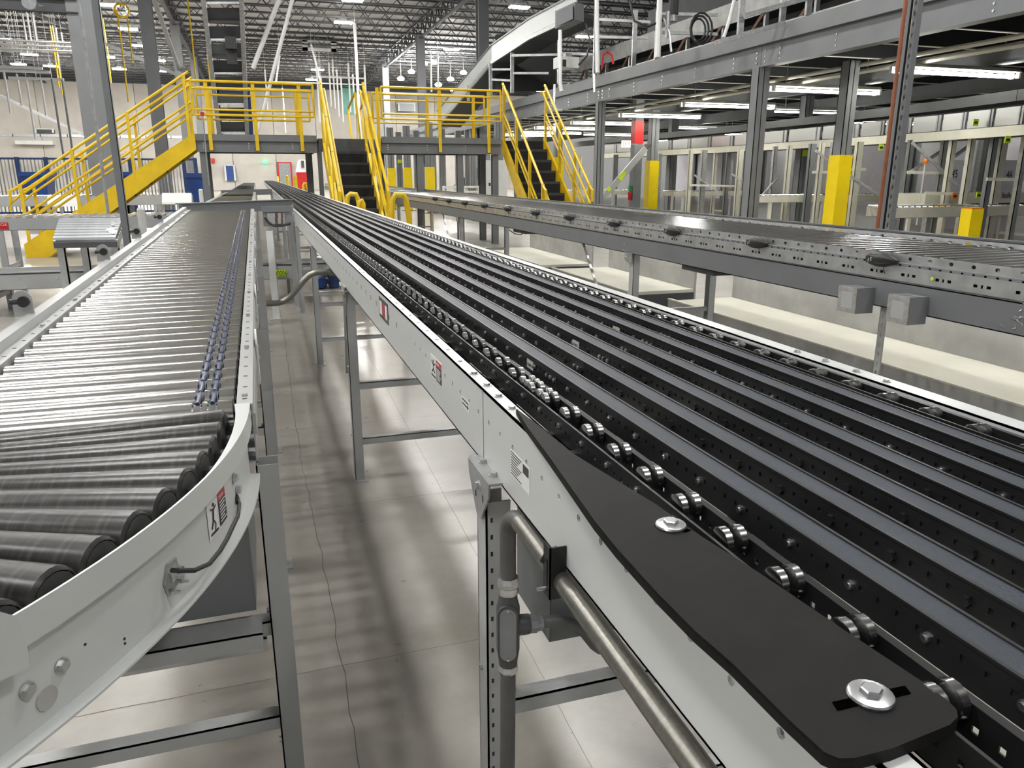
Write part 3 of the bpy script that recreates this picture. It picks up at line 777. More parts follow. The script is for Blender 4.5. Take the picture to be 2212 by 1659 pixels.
put('branch_cable', MB().tube([(px_ + .055, cy_, .661), (px_ + .08, cy_, .659), (px_ + .105, cy_, .650), (px_ + .13, cy_, .630), (px_ + .15, cy_, .60), (px_ + .17, cy_ + .02, .575)], .0095, 12), 'sheath', C_, True)
put('compression_nut', MB().tube([(px_, cy_, .584), (px_, cy_, .588), (px_, cy_, .597)], [.0150, .0172, .0155], 8), 'zinc', C_)
put('down_pipe', MB().tube([(px_, cy_, .586), (px_ - .002, cy_, .3), (px_ - .003, cy_, 0)], .0125, 14), 'sheath', C_, True)
sb2 = thing('strut_bracket', 'black strut bracket clamping the conduit under the side frame', 'bracket', (.31, .80, .82))
m = MB(); m.holed((.300, .775, .845), (0, 1, 0), (0, 0, 1), .022, .07, [(.008, .03, .0018, .022)], (.002, 0, 0)); m.box((.300, .775, .845), (.322, .777, .915))
put('strut', m, 'black_metal', sb2); put('stud', MB().tube([(.288, .786, .856), (.302, .786, .856)], .0026, 8), 'zinc', sb2)
put('clamp_strap', MB().tube([(.300, .80, .885), (.306, .795, .90), (.315, .79, .905)], .004, 8), 'black_metal', sb2)
jb = thing('junction_box', 'dark grey junction box hanging behind the conduit', 'box', (.48, 1.11, .60))
put('body', MB().box((.40, 1.03, .60), (.56, 1.20, .84)), 'steel_grey', jb); put('door', MB().box((.402, 1.027, .605), (.558, 1.03, .835)), 'steel_grey', jb)
# ================================================================ roller conveyor on the right (C)
QX0, QX1, QY0, QY1, QZ = 2.40, 3.07, .6, 30.0, 1.045
Q = thing('accumulation_conveyor', 'long roller conveyor on the right with black sensor pods along its perforated side', 'conveyor', (2.73, 6, 0))
# near side panel: upper lip leaning inwards, ledge and lower face with openings, heavy beam under it
PZ = [1.045, 1.012, 1.000, .942]     # top, step, step bottom, beam top
NQ = 7.6
hs = []
y = QY0 + .05
while y < NQ - .05:
    hs.append((y - QY0, .017, .0105, .0075)); y += .096
m = MB(); m.holed((QX0 + .020, QY0, PZ[1]), (0, 1, 0), (0, 0, 1), NQ - QY0, PZ[0] - PZ[1], hs, (.002, 0, 0), 'round')
m.box((QX0 + .02, NQ, PZ[1]), (QX0 + .022, QY1, PZ[0]))
put('upper_lip', m, 'galv', Q)
m = MB(); m.box((QX0 + .002, QY0, PZ[1] - .002), (QX0 + .022, QY1, PZ[1]))
hs2 = []
y = QY0 + .03
while y < NQ - .03:
    hs2.append((y - QY0, .006, .0065, .0038)); y += .048
m.holed((QX0 + .002, QY0, PZ[2] - .002), (0, 1, 0), (0, 0, 1), NQ - QY0, PZ[1] - PZ[2], hs2, (.002, 0, 0), 'round')
put('ledge', m, 'galv_dark', Q)
hs3 = []
y = QY0 + .08
while y < NQ - .1:
    hs3 += [(y - QY0, .026, .0085, .0055), (y + .027 - QY0, .026, .0042, .0062), (y + .054 - QY0, .026, .0085, .0055)]; y += .165
m = MB(); m.holed((QX0, QY0, PZ[3]), (0, 1, 0), (0, 0, 1), NQ - QY0, PZ[2] - PZ[3], hs3, (.002, 0, 0))
m.box((QX0, NQ, PZ[3]), (QX0 + .002, QY1, PZ[2])); 
put('lower_face', m, ['galv'], Q)
put('shade_backing', MB().box((QX0 + .012, QY0, PZ[3] + .002), (QX0 + .014, QY1, PZ[1] - .004)), 'black_plastic', Q)  # black sheet behind the openings, standing in for shade
m = MB(); m.box((QX0 - .012, QY0, .828), (QX0 - .008, QY1, PZ[3] - .004)); m.box((QX0 - .012, QY0, PZ[3] - .008), (QX0 + .04, QY1, PZ[3] - .004)); m.box((QX0 - .012, QY0, .828), (QX0 + .03, QY1, .832))
put('near_beam', m, 'steel_grey', Q)
m = MB(); hs = []
y = QY0 + .1
while y < NQ: hs.append((y - QY0, .022, .015, .009)); y += .105
m.holed((QX1, QY0, 1.02), (0, 1, 0), (0, 0, 1), NQ - QY0, .045, hs, (.003, 0, 0), 'round'); m.box((QX1, NQ, 1.02), (QX1 + .003, QY1, 1.065)); m.box((QX1, QY0, .83), (QX1 + .003, QY1, 1.02)); m.box((QX1, QY0, 1.062), (QX1 + .03, QY1, 1.068))
put('far_rail', m, 'galv', Q)
put('far_cap', MB().box((QX1 - .002, QY0, 1.065), (QX1 + .04, QY1, 1.074)), 'dark_grey', Q)
qm = roller_mesh('roller', QX1 - QX0 - .05, .024, (), 'roller', seg=12)
n = 0; y = QY0 + .06
while y < 15.0:
    inst('roller', qm, ((QX0 + QX1) / 2 + .012, y, 1.022), Q); y += .0762 if y < 9 else .1
q = MB()
while y < QY1:
    q.tube([(QX0 + .03, y, 1.022), (QX1 - .01, y, 1.022)], .024, 6); y += .15
put('far_rollers', q, 'roller', Q, kind='stuff')
# sensor pods
def pod_mesh():
    m = MB(); R = [(-.075, .004), (-.066, .018), (-.045, .028), (-.012, .033), (.03, .030), (.065, .018), (.092, .003)]
    n = 12; vs = []; fs = []
    for y, r in R:
        for k in range(n):
            a = 2 * math.pi * k / n; vs.append((-.006 + r * 1.0 * math.cos(a), -y, r * .95 * math.sin(a)))
    for i in range(len(R) - 1):
        for k in range(n): fs.append((i * n + k, i * n + (k + 1) % n, (i + 1) * n + (k + 1) % n, (i + 1) * n + k))
    m.add(vs, fs)
    return m.mesh('sensor_pod', 'black_plastic', True)
pod = pod_mesh()
eye = MB().box((-.036, .008, -.016), (-.02, .048, .012)).mesh('sensor_eye', 'ink')
eye2 = MB().box((-.0375, .016, -.006), (-.0355, .024, .008)).box((-.0375, .030, -.012), (-.0355, .036, .002)).mesh('lens', 'galv')
wire = MB().tube([(0, -.01, -.018), (-.004, -.018, -.03), (-.003, -.022, -.045), (.003, -.022, -.056)], .0015, 6).mesh('lead', 'black_plastic', True)
for px, py in ((1905, 560), (1637, 523), (1454, 500), (1327, 482), (1230, 469), (1157, 458), (1097, 451), (1046, 444), (1004, 439), (970, 434), (940, 430)):
    p = onx(px, py, QX0 - .004); p.z = 1.018
    o = inst('sensor_pod', pod, p, Q); inst('sensor_eye', eye, p, o); inst('lens', eye2, p, o); inst('lead', wire, p, o)
# supports
for y in (4.75, 9.6, 14.2, 19):
    stand(Q, QX0 + .01, QX1, y, .83, w=.06, braces=(.40,))
    pl = put('head_plate', MB().box((QX0 - .016, y - .05, .772), (QX0 - .012, y + .05, .832)), 'galv', Q)
    for dy in (-.034, .034): inst('bolt', big, (QX0 - .016, y + dy, .8), pl, rot=(0, -math.pi / 2, 0))
for y in (5.6, 10.5): put('knee_brace', MB().beam((QX0 + .01, y, .83), (QX0 + .01, y - .5, .3), .02, .006), 'galv', Q)
for y in (3.75, 7.05): put('under_pan', MB().box((QX0 + .02, y, .795), (QX1, y + .35, .828)), 'dark_grey', Q)
# perforated angle leg near the foil boxes
p = onx(1905, 700, QX0 + .005)
m = MB(); m.holed((QX0 + .002, p.y - .02, 0), (0, 0, 1), (0, 1, 0), .83, .034, [(.03 + .04 * k, .017, .011, .006) for k in range(20)], (.002, 0, 0), 'round'); m.box((QX0 + .002, p.y + .012, 0), (QX0 + .04, p.y + .014, .83))
put('perforated_leg', m, 'galv', Q)
# clear film wrapped around the beam
for px, py in ((1350, 540), (2210, 690)):
    p = onx(px, py, QX0 - .013); m = MB()
    for k in range(26):
        a = random.uniform(0, 6.28); r = random.uniform(.004, .03); c = V3((QX0 - .0135, p.y + random.gauss(0, .02), p.z + random.choice((.035, -.03, 0)) + random.gauss(0, .006)))
        m.slab([c, c + V3((-.003, r * math.cos(a), r * .5 * math.sin(a))), c + V3((-.002, r * math.cos(a + .3), r * .5 * math.sin(a + .3)))], (-.0006, 0, 0))
    put('film_scrap', m, 'foil', Q)
t_ = onx(2014, 602, QX0); put('round_tag', MB().tube([(QX0 - .001, t_.y, t_.z), (QX0 - .002, t_.y, t_.z)], .0075, 14), 'hivis', Q)
# two foil wrapped boxes on the beam
for (pa, pb, lb) in (((1812, 612), (1873, 682), 'foil-edged grey electrical box on the beam, left of two'), ((1918, 632), (1986, 705), 'foil-edged grey electrical box on the beam, right of two')):
    a = onx(pa[0], pa[1], QX0 - .10); b = onx(pb[0], pb[1], QX0 - .012)
    y0, y1 = min(a.y, b.y), max(a.y, b.y); zt = onx(pa[0] + 20, pa[1] + 2, QX0 - .10).z
    w = .105; h = .105; yc = onx((pa[0] + pb[0]) / 2 - 12, 0.5 * (pa[1] + pb[1]), QX0 - .10)
    t = thing('electrical_box', lb, 'box', (QX0 - .06, yc.y, yc.z - h / 2), 'foil-edged boxes on the right conveyor beam')
    x0, x1 = QX0 - .102, QX0 - .0125
    put('body', MB().box((x0, yc.y - w / 2, yc.z - h / 2), (x1, yc.y + w / 2, yc.z + h / 2)), 'beam_grey', t)
    put('front_panel', MB().box((x0 - .0022, yc.y - w * .30, yc.z - h * .32), (x0, yc.y + w * .30, yc.z + h * .32)), 'grey_paint', t)
    m = MB()
    for (ya, yb, za, zb) in ((-.5, .5, .30, .5), (-.5, .5, -.5, -.30), (-.5, -.28, -.3, .3), (.28, .5, -.3, .3)):
        m.box((x0 - .0018, yc.y + ya * w, yc.z + za * h), (x0, yc.y + yb * w, yc.z + zb * h))
    m.box((x0, yc.y - w / 2, yc.z + h / 2), (x0 + .05, yc.y + w / 2, yc.z + h / 2 + .0012))
    put('foil_edging', m, 'foil', t)
put('hanging_cable', MB().tube([onx(1100, 497, QX0), onx(1112, 505, QX0), onx(1125, 507, QX0), onx(1137, 500, QX0)], .006, 8), 'black_plastic', Q, True)
# low cream-topped bins, simplified stand-ins for pale floor, with grey side walls
def low_bin(y0, y1, x0, x1, z, label):
    t = thing('low_cream_bin', label, 'conveyor', ((x0 + x1) / 2, (y0 + y1) / 2, 0), 'low cream bins behind the right conveyor')
    put('belt', MB().box((x0 + .02, y0 + .01, z - .03), (x1, y1, z)), 'cream_top', t)
    put('side_wall', MB().box((x0, y0, 0), (x0 + .02, y1, z + .012)), 'concrete_grey', t)
    put('wall_lip', MB().box((x0 - .006, y0, z + .012), (x0 + .026, y1, z + .022)), 'cream_post', t)
    put('back_wall', MB().box((x1, y0, 0), (x1 + .02, y1, z + .30)), 'concrete_grey', t)
    put('bed', MB().box((x0 + .02, y0, .02), (x1, y1, z - .031)), 'dark_grey', t)
low_bin(.8, 6.05, 3.45, 4.12, .25, 'nearest low cream bin behind the legs of the right conveyor')
low_bin(6.6, 8.6, 3.30, 4.05, .25, 'second low cream bin, past the gap behind the braced leg')
low_bin(9.0, 11.4, 3.25, 4.0, .25, 'farthest low cream bin near the yellow hoop rails')
# ================================================================ yellow crossover: stairs and landings
PY, PZT = 14.85, 2.03
def rail_tube(parent, pts, r=.024, name='rail'):
    return put(name, MB().tube(pts, r, 8), 'yellow', parent, True)
def stair(label, top, d, side, width, z1, n, run, near_first=True, hand=True):
    """flight that goes down from top (corner of the landing) along d, with side pointing across the treads"""
    d, side, top = V3(d), V3(side), V3(top)
    t = thing('stair_flight', label, 'stairs', (top.x + d.x * run * n, top.y + d.y * run * n, 0), 'yellow stair flights of the crossover')
    rise = z1 / n
    for s in (0, 1):
        o = top + side * (width * s)
        a = o + V3((0, 0, z1)); b = o + d * (run * n)
        up = .10; dn = .16
        poly = [a + V3((0, 0, .02)), a + V3((0, 0, -up - dn)), b + d * (-.35) + V3((0, 0, 0.0)), b + V3((0, 0, 0)), b + V3((0, 0, .22))]
        put('stringer', MB().slab(poly, side * (.04 if s == 0 else -.04)), 'yellow', t)
        i = side * (.02 if s == 0 else -.02)
        # sloped rails
        for h, r in ((1.0, .024), (.86, .019), (.52, .019), (.40, .019)):
            if h == .86:
                ii = side * (.08 if s == 0 else -.08)
                pts = [a + ii + d * -.02 + V3((0, 0, h - .04)), a + ii + V3((0, 0, h + .02)), a + ii + d * .06 + V3((0, 0, h)), b + ii + V3((0, 0, h + .12)), b + ii + d * .12 + V3((0, 0, h + .02)), b + ii + d * .13 + V3((0, 0, h - .1))]
            else:
                pts = [a + i + V3((0, 0, h)), b + i + V3((0, 0, h + .12))]
                if h == 1.0: pts += [b + i + d * .08 + V3((0, 0, h + .09)), b + i + d * .09 + V3((0, 0, h - .1))]
            rail_tube(t, pts, r, 'handrail')
        for f in (.03, .36, .68, .97):
            p = a.lerp(b, f)
            put('rail_post', MB().beam(p + i + V3((0, 0, -.06)), p + i + V3((0, 0, 1.02 + .12 * f)), .045, .045, up=d), 'yellow', t)
    for k in range(1, n):
        o = top + d * (run * (k - 1)) + V3((0, 0, z1 - rise * k))
        a = o + side * .045; b = o + side * (width - .045)
        q = MB(); e = d * (run + .02)
        q.slab([a, b, b + e, a + e], (0, 0, -.045)); q.cur = 1; q.slab([a + d * -.0 + V3((0, 0, rise - .045)), b + V3((0, 0, rise - .045)), b + V3((0, 0, -.02)), a + V3((0, 0, -.02))], d * .015)
        put('tread', q, ['tread', 'riser'], t)
    return t
stair('yellow stair going down to the left, seen from its side', (-.95, PY - .05, 0), (-1, 0, 0), (0, 1, 0), .85, PZT, 10, .285)
stair('yellow stair with black treads facing the camera between the two long conveyors', (1.20, PY, 0), (0, -1, 0), (1, 0, 0), .80, PZT - .08, 10, .235)
stair('yellow stair with black treads at the right end of the crossover', (4.62, PY, 0), (0, -1, 0), (1, 0, 0), .90, PZT, 10, .235)
def landing(label, x0, x1, y0, y1, z, posts, legs, ends):
    t = thing('landing', label, 'landing', ((x0 + x1) / 2, (y0 + y1) / 2, 0), 'grey landings of the yellow crossover')
    put('deck', MB().box((x0, y0 + .02, z - .06), (x1, y1 - .02, z - .03)), 'tread', t)
    for y, s in ((y0, 1), (y1, -1)):
        q = MB(); q.box((x0, y - .03 * s, z - .11), (x1, y, z)).box((x0, y, z - .11), (x1, y + .06 * s, z - .10)).box((x0, y + .02 * s, z - .29), (x1, y + .03 * s, z - .11)).box((x0, y, z - .30), (x1, y + .06 * s, z - .285))
        bmm = put('edge_beam', q, 'steel_grey', t)
        if s > 0:
            for x in [x0 + .12 + k * .75 for k in range(int((x1 - x0) / .75) + 1)]:
                for zz in (-.15, -.19, -.23): put('bolt', MB().tube([(x, y + .02, z + zz), (x, y + .008, z + zz)], .011, 8), 'zinc', bmm)
        for x in posts:
            put('guard_post', MB().box((x - .03, y - s * .045, z - .27), (x + .03, y - s * .032, z + .85)).box((x - .022, y - s * .032, z), (x + .022, y + s * .01, z + .85)), 'yellow', t)
        for h in (.86, .74, .40, .31):
            xs0, xs1 = (x0 + .02, x1 - .02)
            rail_tube(t, [(xs0, y - s * .05, z + h), (xs1, y - s * .05, z + h)], .022 if h == .86 else .017, 'guard_rail')
        for x in (x0 + .02, x1 - .02):
            rail_tube(t, [(x, y - s * .05, z + .86), (x, y - s * .05, z + .31)], .02, 'guard_rail')
    for x, y in legs:
        q = MB(); q.box((x - .06, y - .06, 0), (x + .06, y - .05, z - .30)); q.box((x - .06, y + .05, 0), (x + .06, y + .06, z - .30)); q.box((x - .006, y - .05, 0), (x + .006, y + .05, z - .30))
        put('leg', q, 'steel_grey', t)
    for k in range(int((x1 - x0) / .6) + 1):
        x = x0 + .04 + k * .6
        put('deck_joist', MB().box((x, y0 + .06, z - .18), (x + .04, y1 - .06, z - .06)), 'steel_grey', t)
    return t
def px_x(px, py=300): return ony(px, py, PY).x
landing('left grey landing with yellow guard rails over the two left conveyors', -.95, 1.10, PY, PY + 1.05, PZT, [px_x(455), px_x(555), px_x(652)], [(-.85, PY + .1), (1.0, PY + 1.0), (-.85, PY + 1.0)], None)
landing('right grey landing with yellow guard rails over the right conveyor', 2.27, 4.60, PY, PY + 1.05, PZT, [px_x(818), px_x(950), px_x(1055)], [(px_x(907), PY + .1), (4.5, PY + .1), (4.5, PY + 1.0), (2.4, PY + 1.0), (px_x(995), PY + .1)], None)
t = thing('landing', 'narrow dark landing at the head of the middle stair', 'landing', (1.68, PY + .5, 0), 'grey landings of the yellow crossover')
put('deck', MB().box((1.13, PY, PZT - .12), (2.24, PY + 1.05, PZT - .05)), 'tread', t)
put('edge_beam', MB().box((1.13, PY - .02, PZT - .28), (2.24, PY, PZT - .05)), 'dark_grey', t)
for x in (1.14, 2.22): put('leg', MB().box((x - .04, PY + .06, 0), (x + .04, PY + .14, PZT - .12)), 'steel_grey', t)
for x in (1.85, 2.1):
    rail_tube(t, [(x, PY + 1.0, PZT - .05), (x + .06, PY + 1.9, PZT + .62), (x + .1, PY + 1.0, PZT + .85), (x + .16, PY + 1.0, PZT - .05)], .022, 'guard_rail')
# red pull cord switch hanging at the left landing
t = thing('pull_switch', 'red pull cord switch with hanging cable at the corner of the left landing', 'switch', ony(437, 246, PY - .06))
p = ony(437, 246, PY - .07)
put('switch_head', MB().box((p.x - .03, p.y - .02, p.z - .03), (p.x + .03, p.y + .02, p.z + .03)), 'red', t)
put('cable', MB().tube([p, ony(440, 265, PY - .07), ony(444, 320, PY - .07), ony(452, 400, PY - .07)], .012, 6), 'galv', t)
# yellow hoop rails beside the middle conveyor
def hoop(label, pts, y):
    t = thing('hoop_rail', label, 'rail', ony(pts[0][0], pts[0][1], y), 'yellow hoop rails beside the strip conveyor')
    P = [ony(a, b, y) for a, b in pts]; z0 = V3((P[0].x + .01, P[0].y, 0)); z1 = V3((P[-1].x + .01, P[-1].y, 0))
    rail_tube(t, [z0] + P + [z1], .035, 'hoop'); 
    for q in (P[0], P[-1]): put('foot_plate', MB().box((q.x - .06, y - .06, 0), (q.x + .08, y + .06, .012)), 'yellow', t)
hoop('yellow hoop rail standing between the middle stair and the right conveyor', [(846, 470), (848, 432), (854, 421), (872, 421), (877, 432), (884, 472)], 9.6)
hoop('low yellow hoop rail in front of the middle stair treads', [(749, 446), (751, 424), (757, 419), (769, 420), (773, 430), (778, 452)], 11.4)
hoop('small yellow hoop beside the low hoop before the middle stair', [(775, 448), (777, 436), (781, 433), (784, 440), (785, 455)], 10.9)
hoop('far small yellow hoop left of the middle stair', [(655, 400), (657, 396), (662, 396), (665, 412)], onx(660, 396, 1.3).y)
for k, (px, y0, y1) in enumerate(((600, 382, 392), (620, 380, 398), (638, 382, 404))):
    p = onx(px, y0, 1.3); one('bollard', MB().tube([(p.x, p.y, 0), (p.x, p.y, p.z), (p.x, p.y, p.z + .03)], [.06, .06, .03], 10), 'yellow_guard',
        ('farthest yellow bollard by the strip conveyor', 'middle yellow bollard by the strip conveyor', 'nearest yellow bollard by the strip conveyor')[k], 'bollard', 'yellow bollards beside the strip conveyor', True)

# ================================================================ conveyors at the middle distance on the left
def cross_conveyor(label, x0, x1, y0, y1, z, h, pitch, legs, material='grey_paint', rollers=True, r=.022, nm='roller_conveyor'):
    t = thing(nm, label, 'conveyor', ((x0 + x1) / 2, (y0 + y1) / 2, 0))
    for y in (y0, y1): put('side_frame', MB().box((x0, y - .004, z - h), (x1, y + .004, z)).box((x0, y - .004, z - h), (x1, y + .03, z - h + .004)), material, t)
    if rollers:
        rm2 = MB().tube([(0, y0 - (y0 + y1) / 2 + .006, 0), (0, y1 - (y0 + y1) / 2 - .006, 0)], r, 10).mesh('roller', 'roller', True)
        k = 0
        while x0 + .03 + k * pitch < x1: inst('roller', rm2, (x0 + .03 + k * pitch, (y0 + y1) / 2, z + .004), t); k += 1
    for x in legs:
        for y in (y0 + .02, y1 - .02): put('leg', MB().box((x - .03, y - .02, 0), (x + .03, y + .02, z - h)), material, t)
        put('cross_brace', MB().box((x - .02, y0 + .02, z * .4), (x + .02, y1 - .02, z * .4 + .05)), material, t)
    return t
D = cross_conveyor('gravity roller conveyor crossing at the left edge in front of the yellow stair', -5.4, -.78, 9.4, 9.95, .905, .125, .10, (-4.4, -2.62, -1.0))
p = ony(0, 478, 9.39)
sg = put('brand_sign', MB().box((-3.2, 9.383, .795), (ony(17, 483, 9.39).x, 9.394, .865)), 'red', D)
text('lettering', 'CLE', .036, (ony(17, 483, 9.39).x - .008, 9.381, .832), (1, 0, 0), (0, 0, 1), 'ink_white', sg, .0006, align='RIGHT')
# inclined spur table
t = thing('spur_roller_table', 'short sloping roller table leaning off the crossing conveyor at the left', 'conveyor', (-1.6, 8.6, 0))
c = [onz(132, 472, .88), onz(268, 472, .88), onz(252, 520, .775), onz(117, 522, .775)]
for a, b in ((c[0], c[3]), (c[1], c[2])): put('side_frame', MB().beam(a + V3((0, 0, -.03)), b + V3((0, 0, -.03)), .02, .07), 'galv', t)
for k in range(9):
    f = (k + .5) / 9; a = c[0].lerp(c[3], f); b = c[1].lerp(c[2], f); put('roller', MB().tube([a, b], .038, 10), 'galv_dark', t, True)
put('end_bar', MB().beam(c[3] + V3((0, -.02, -.03)), c[2] + V3((0, -.02, -.03)), .02, .05), 'dark_grey', t)
for q in (c[3] + V3((.03, .05, 0)), c[3] + V3((.16, .35, 0)), c[2] + V3((-.03, .05, 0))):
    put('leg', MB().box((q.x - .03, q.y - .005, 0), (q.x + .03, q.y + .035, q.z - .05)).box((q.x + .025, q.y - .005, 0), (q.x + .03, q.y + .06, q.z - .05)), 'galv', t)
one('paper_sheet', MB().slab([onz(228, 497, .835), onz(241, 489, .848), onz(254, 503, .82), onz(243, 506, .818)], (0, 0, .004)), 'label_white', 'crumpled white paper on the sloping roller table', 'paper')
pl = thing('plastic_bundle', 'flat grey paper strip taped on the sloping roller table', 'paper', onz(242, 475, .885))
put('strip', MB().slab([onz(238, 472, .885), onz(246, 472, .885), onz(248, 488, .855), onz(240, 488, .855)], (0, 0, .004)), 'galv_dark', pl)
# low conveyor running across under everything
Ez = .40
E = cross_conveyor('low conveyor crossing the floor under both left conveyors', -3.4, 2.0, 8.6, 9.15, .40, .145, .12, (-2.55, -1.2, .9), rollers=False)
put('belt', MB().box((-3.4, 8.62, .405), (2.0, 9.13, .415)), 'steel_grey', E)
put('top_guard', MB().box((-3.4, 8.57, .44), (2.0, 8.6, .475)), 'grey_paint', E)
for k in range(12):
    x = -2.3 + k * .33; put('bolt', MB().tube([(x, 8.594, .36), (x, 8.588, .36)], .010, 8).tube([(x + .05, 8.594, .28), (x + .05, 8.588, .28)], .010, 8), 'zinc', E)
tg = one('number_tag', MB().box((ony(591, 585, 8.57).x, 8.575, ony(591, 598, 8.57).z), (ony(619, 585, 8.57).x, 8.58, ony(591, 584, 8.57).z)), 'hivis', 'yellow-green number tag on the low crossing conveyor', 'tag')
text('lettering', '700006', .085, (ony(591, 597, 8.57).x - .015, 8.573, ony(591, 597, 8.57).z + .0), (1, 0, 0), (0, 0, 1), 'ink', tg, .0005, squash=.62)
t = thing('gear_motor', 'blue gear motor on the low crossing conveyor between the left conveyors', 'motor', (.55, 8.5, .2))
p = ony(692, 608, 8.45)
put('motor_body', MB().tube([(p.x, 8.32, p.z), (p.x, 8.36, p.z), (p.x, 8.6, p.z)], [.055, .07, .07], 16), 'navy', t, True)
put('fan_cover', MB().tube([(p.x, 8.31, p.z), (p.x, 8.322, p.z)], .05, 16), 'blue', t)
put('gear_housing', MB().box((p.x + .09, 8.36, p.z - .06), (p.x + .19, 8.6, p.z + .06)), 'navy', t)
put('shaft', MB().tube([(p.x + .05, 8.45, p.z), (p.x + .1, 8.45, p.z)], .03, 10), 'galv_dark', t)
put('mount_plate', MB().box((p.x - .1, 8.33, p.z - .085), (p.x + .22, 8.6, p.z - .07)), 'galv', t)
put('cable', MB().tube([(p.x + .19, 8.45, p.z), (p.x + .26, 8.45, p.z + .01), (p.x + .30, 8.45, p.z - .04)], .012, 8), 'black_plastic', t, True)
# curved brace pipe from the left conveyor to the strip conveyor
t = thing('bent_conduit', 'bent steel conduit bridging between the left conveyor and the strip conveyor', 'conduit', (.1, 3.4, .6))
pp = [onx(575, 656, -.02), onx(598, 655, .02), onx(615, 651, .06), onx(630, 640, .10), onx(648, 618, .15), onx(664, 598, .19), onx(690, 588, .25), onx(735, 587, .32)]
y0 = 4.2
pts = [ony(a, b, y0) for a, b in ((575, 656), (598, 655), (613, 651), (626, 642), (640, 627), (655, 607), (668, 595), (684, 588), (705, 587), (738, 588))]
put('pipe', MB().tube(pts, .016, 12), 'conduit', t, True)
# cross bar guards and the second stretch of roller conveyor beyond the first
def guard_bar(label, a, b, h=.09):
    t = thing('cross_guard', label, 'guard', ((a[0] + b[0]) / 2, (a[1] + b[1]) / 2, a[2]), 'grey cross guards where the roller conveyors meet the strip conveyor')
    a, b = V3(a), V3(b)
    put('angle_bar', MB().beam(a, b, .012, h).beam(a + V3((0, .04, h / 2)), b + V3((0, .04, h / 2)), .09, .008), 'beam_grey', t)
    for q in (a, b): put('post', MB().box((q.x - .03, q.y, 0), (q.x + .03, q.y + .05, q.z)), 'grey_paint', t)
guard_bar('nearest grey cross guard at the end of the straight roller conveyor', (-.66, 7.32, 1.055), (.31, 8.35, 1.05), .10)
guard_bar('second grey cross guard, beyond the bright roller stretch', (-.74, 17.9, .96), (.31, 18.6, .97), .12)
def far_rollers(label, y0, y1, z0, z1, gapx=True):
    t = thing('roller_conveyor', label, 'conveyor', (-.33, (y0 + y1) / 2, 0))
    for x in (-.62, -.06): put('side_frame', MB().beam((x, y0, z0 - .05), (x, y1, z1 - .05), .05, .14), 'grey_paint', t)
    n = int((y1 - y0) / .1); rr = MB().tube([(-.26, 0, 0), (.26, 0, 0)], .034, 8).mesh('roller', 'roller', True)
    for k in range(n):
        f = (k + .5) / n; inst('roller', rr, (-.34, y0 + (y1 - y0) * f, z0 + (z1 - z0) * f - .015), t)
    for y in (y0 + .5, (y0 + y1) / 2, y1 - .5):
        for x in (-.62, -.06): put('leg', MB().box((x - .025, y - .025, 0), (x + .025, y + .025, z0 - .1)), 'grey_paint', t)
far_rollers('bright roller conveyor stretch just past the first cross guard', 8.6, 17.6, 1.0, .97)
far_rollers('farthest roller conveyor stretch beside the strip conveyor', 18.9, 40.0, .97, .95)
# drive box under the first cross guard
t = thing('drive_unit', 'grey drive unit with dark openings hanging under the first cross guard', 'drive unit', (.13, 8.2, .8))
y = 7.9
a, b = ony(567, 458, y), ony(628, 488, y)
put('housing', MB().box((a.x, y, b.z), (b.x, y + .25, a.z)), 'galv_dark', t)
put('face_plate', MB().box((ony(577, 460, y).x, y - .01, ony(577, 484, y).z), (ony(614, 460, y).x, y, ony(577, 460, y).z)), 'grey_paint', t)
for px, w in ((597, 6), (609, 4)):
    for yy in (464, 476): q = ony(px, yy, y); put('opening', MB().box((q.x - w * .002, y - .014, q.z - .03), (q.x + w * .002, y - .008, q.z + .02)), 'brown', t)
put('cable', MB().tube([ony(572, 470, y - .02), ony(580, 480, y - .02), ony(592, 488, y - .02), ony(612, 487, y - .02), ony(628, 482, y - .02)], .012, 6), 'black_plastic', t, True)
put('beam', MB().box((ony(565, 444, y).x, y - .02, ony(565, 458, y).z), (ony(632, 444, y).x, y + .02, ony(565, 446, y).z)), 'beam_grey', t)
# posts that show between the two conveyors
for k, (px, py, w) in enumerate(((597, 690, .055), (652, 668, .05), (600, 655, .03), (625, 640, .03))):
    p = onz(px, py, 0); 
    t = thing('support_post', ('white perforated support post between the two left conveyors', 'grey support post behind the bent conduit', 'thin support post under the drive unit, left of two', 'thin support post under the drive unit, right of two')[k], 'post', p, 'support posts between the two left conveyors')
    put('post', MB().box((p.x - w / 2, p.y, 0), (p.x + w / 2, p.y + .005, .84)).box((p.x + w / 2, p.y, 0), (p.x + w / 2 + .005, p.y + w, .84)), 'grey_paint' if k else 'label_white', t)
    put('foot_plate', MB().box((p.x - w, p.y - w * .6, 0), (p.x + w, p.y + w, .006)), 'grey_paint', t)
def hang(o, x, y, z):
    put('hanger', MB().tube([(x, y, z), (x, y, 9.56)], .009, 5), 'galv', o)
    return o
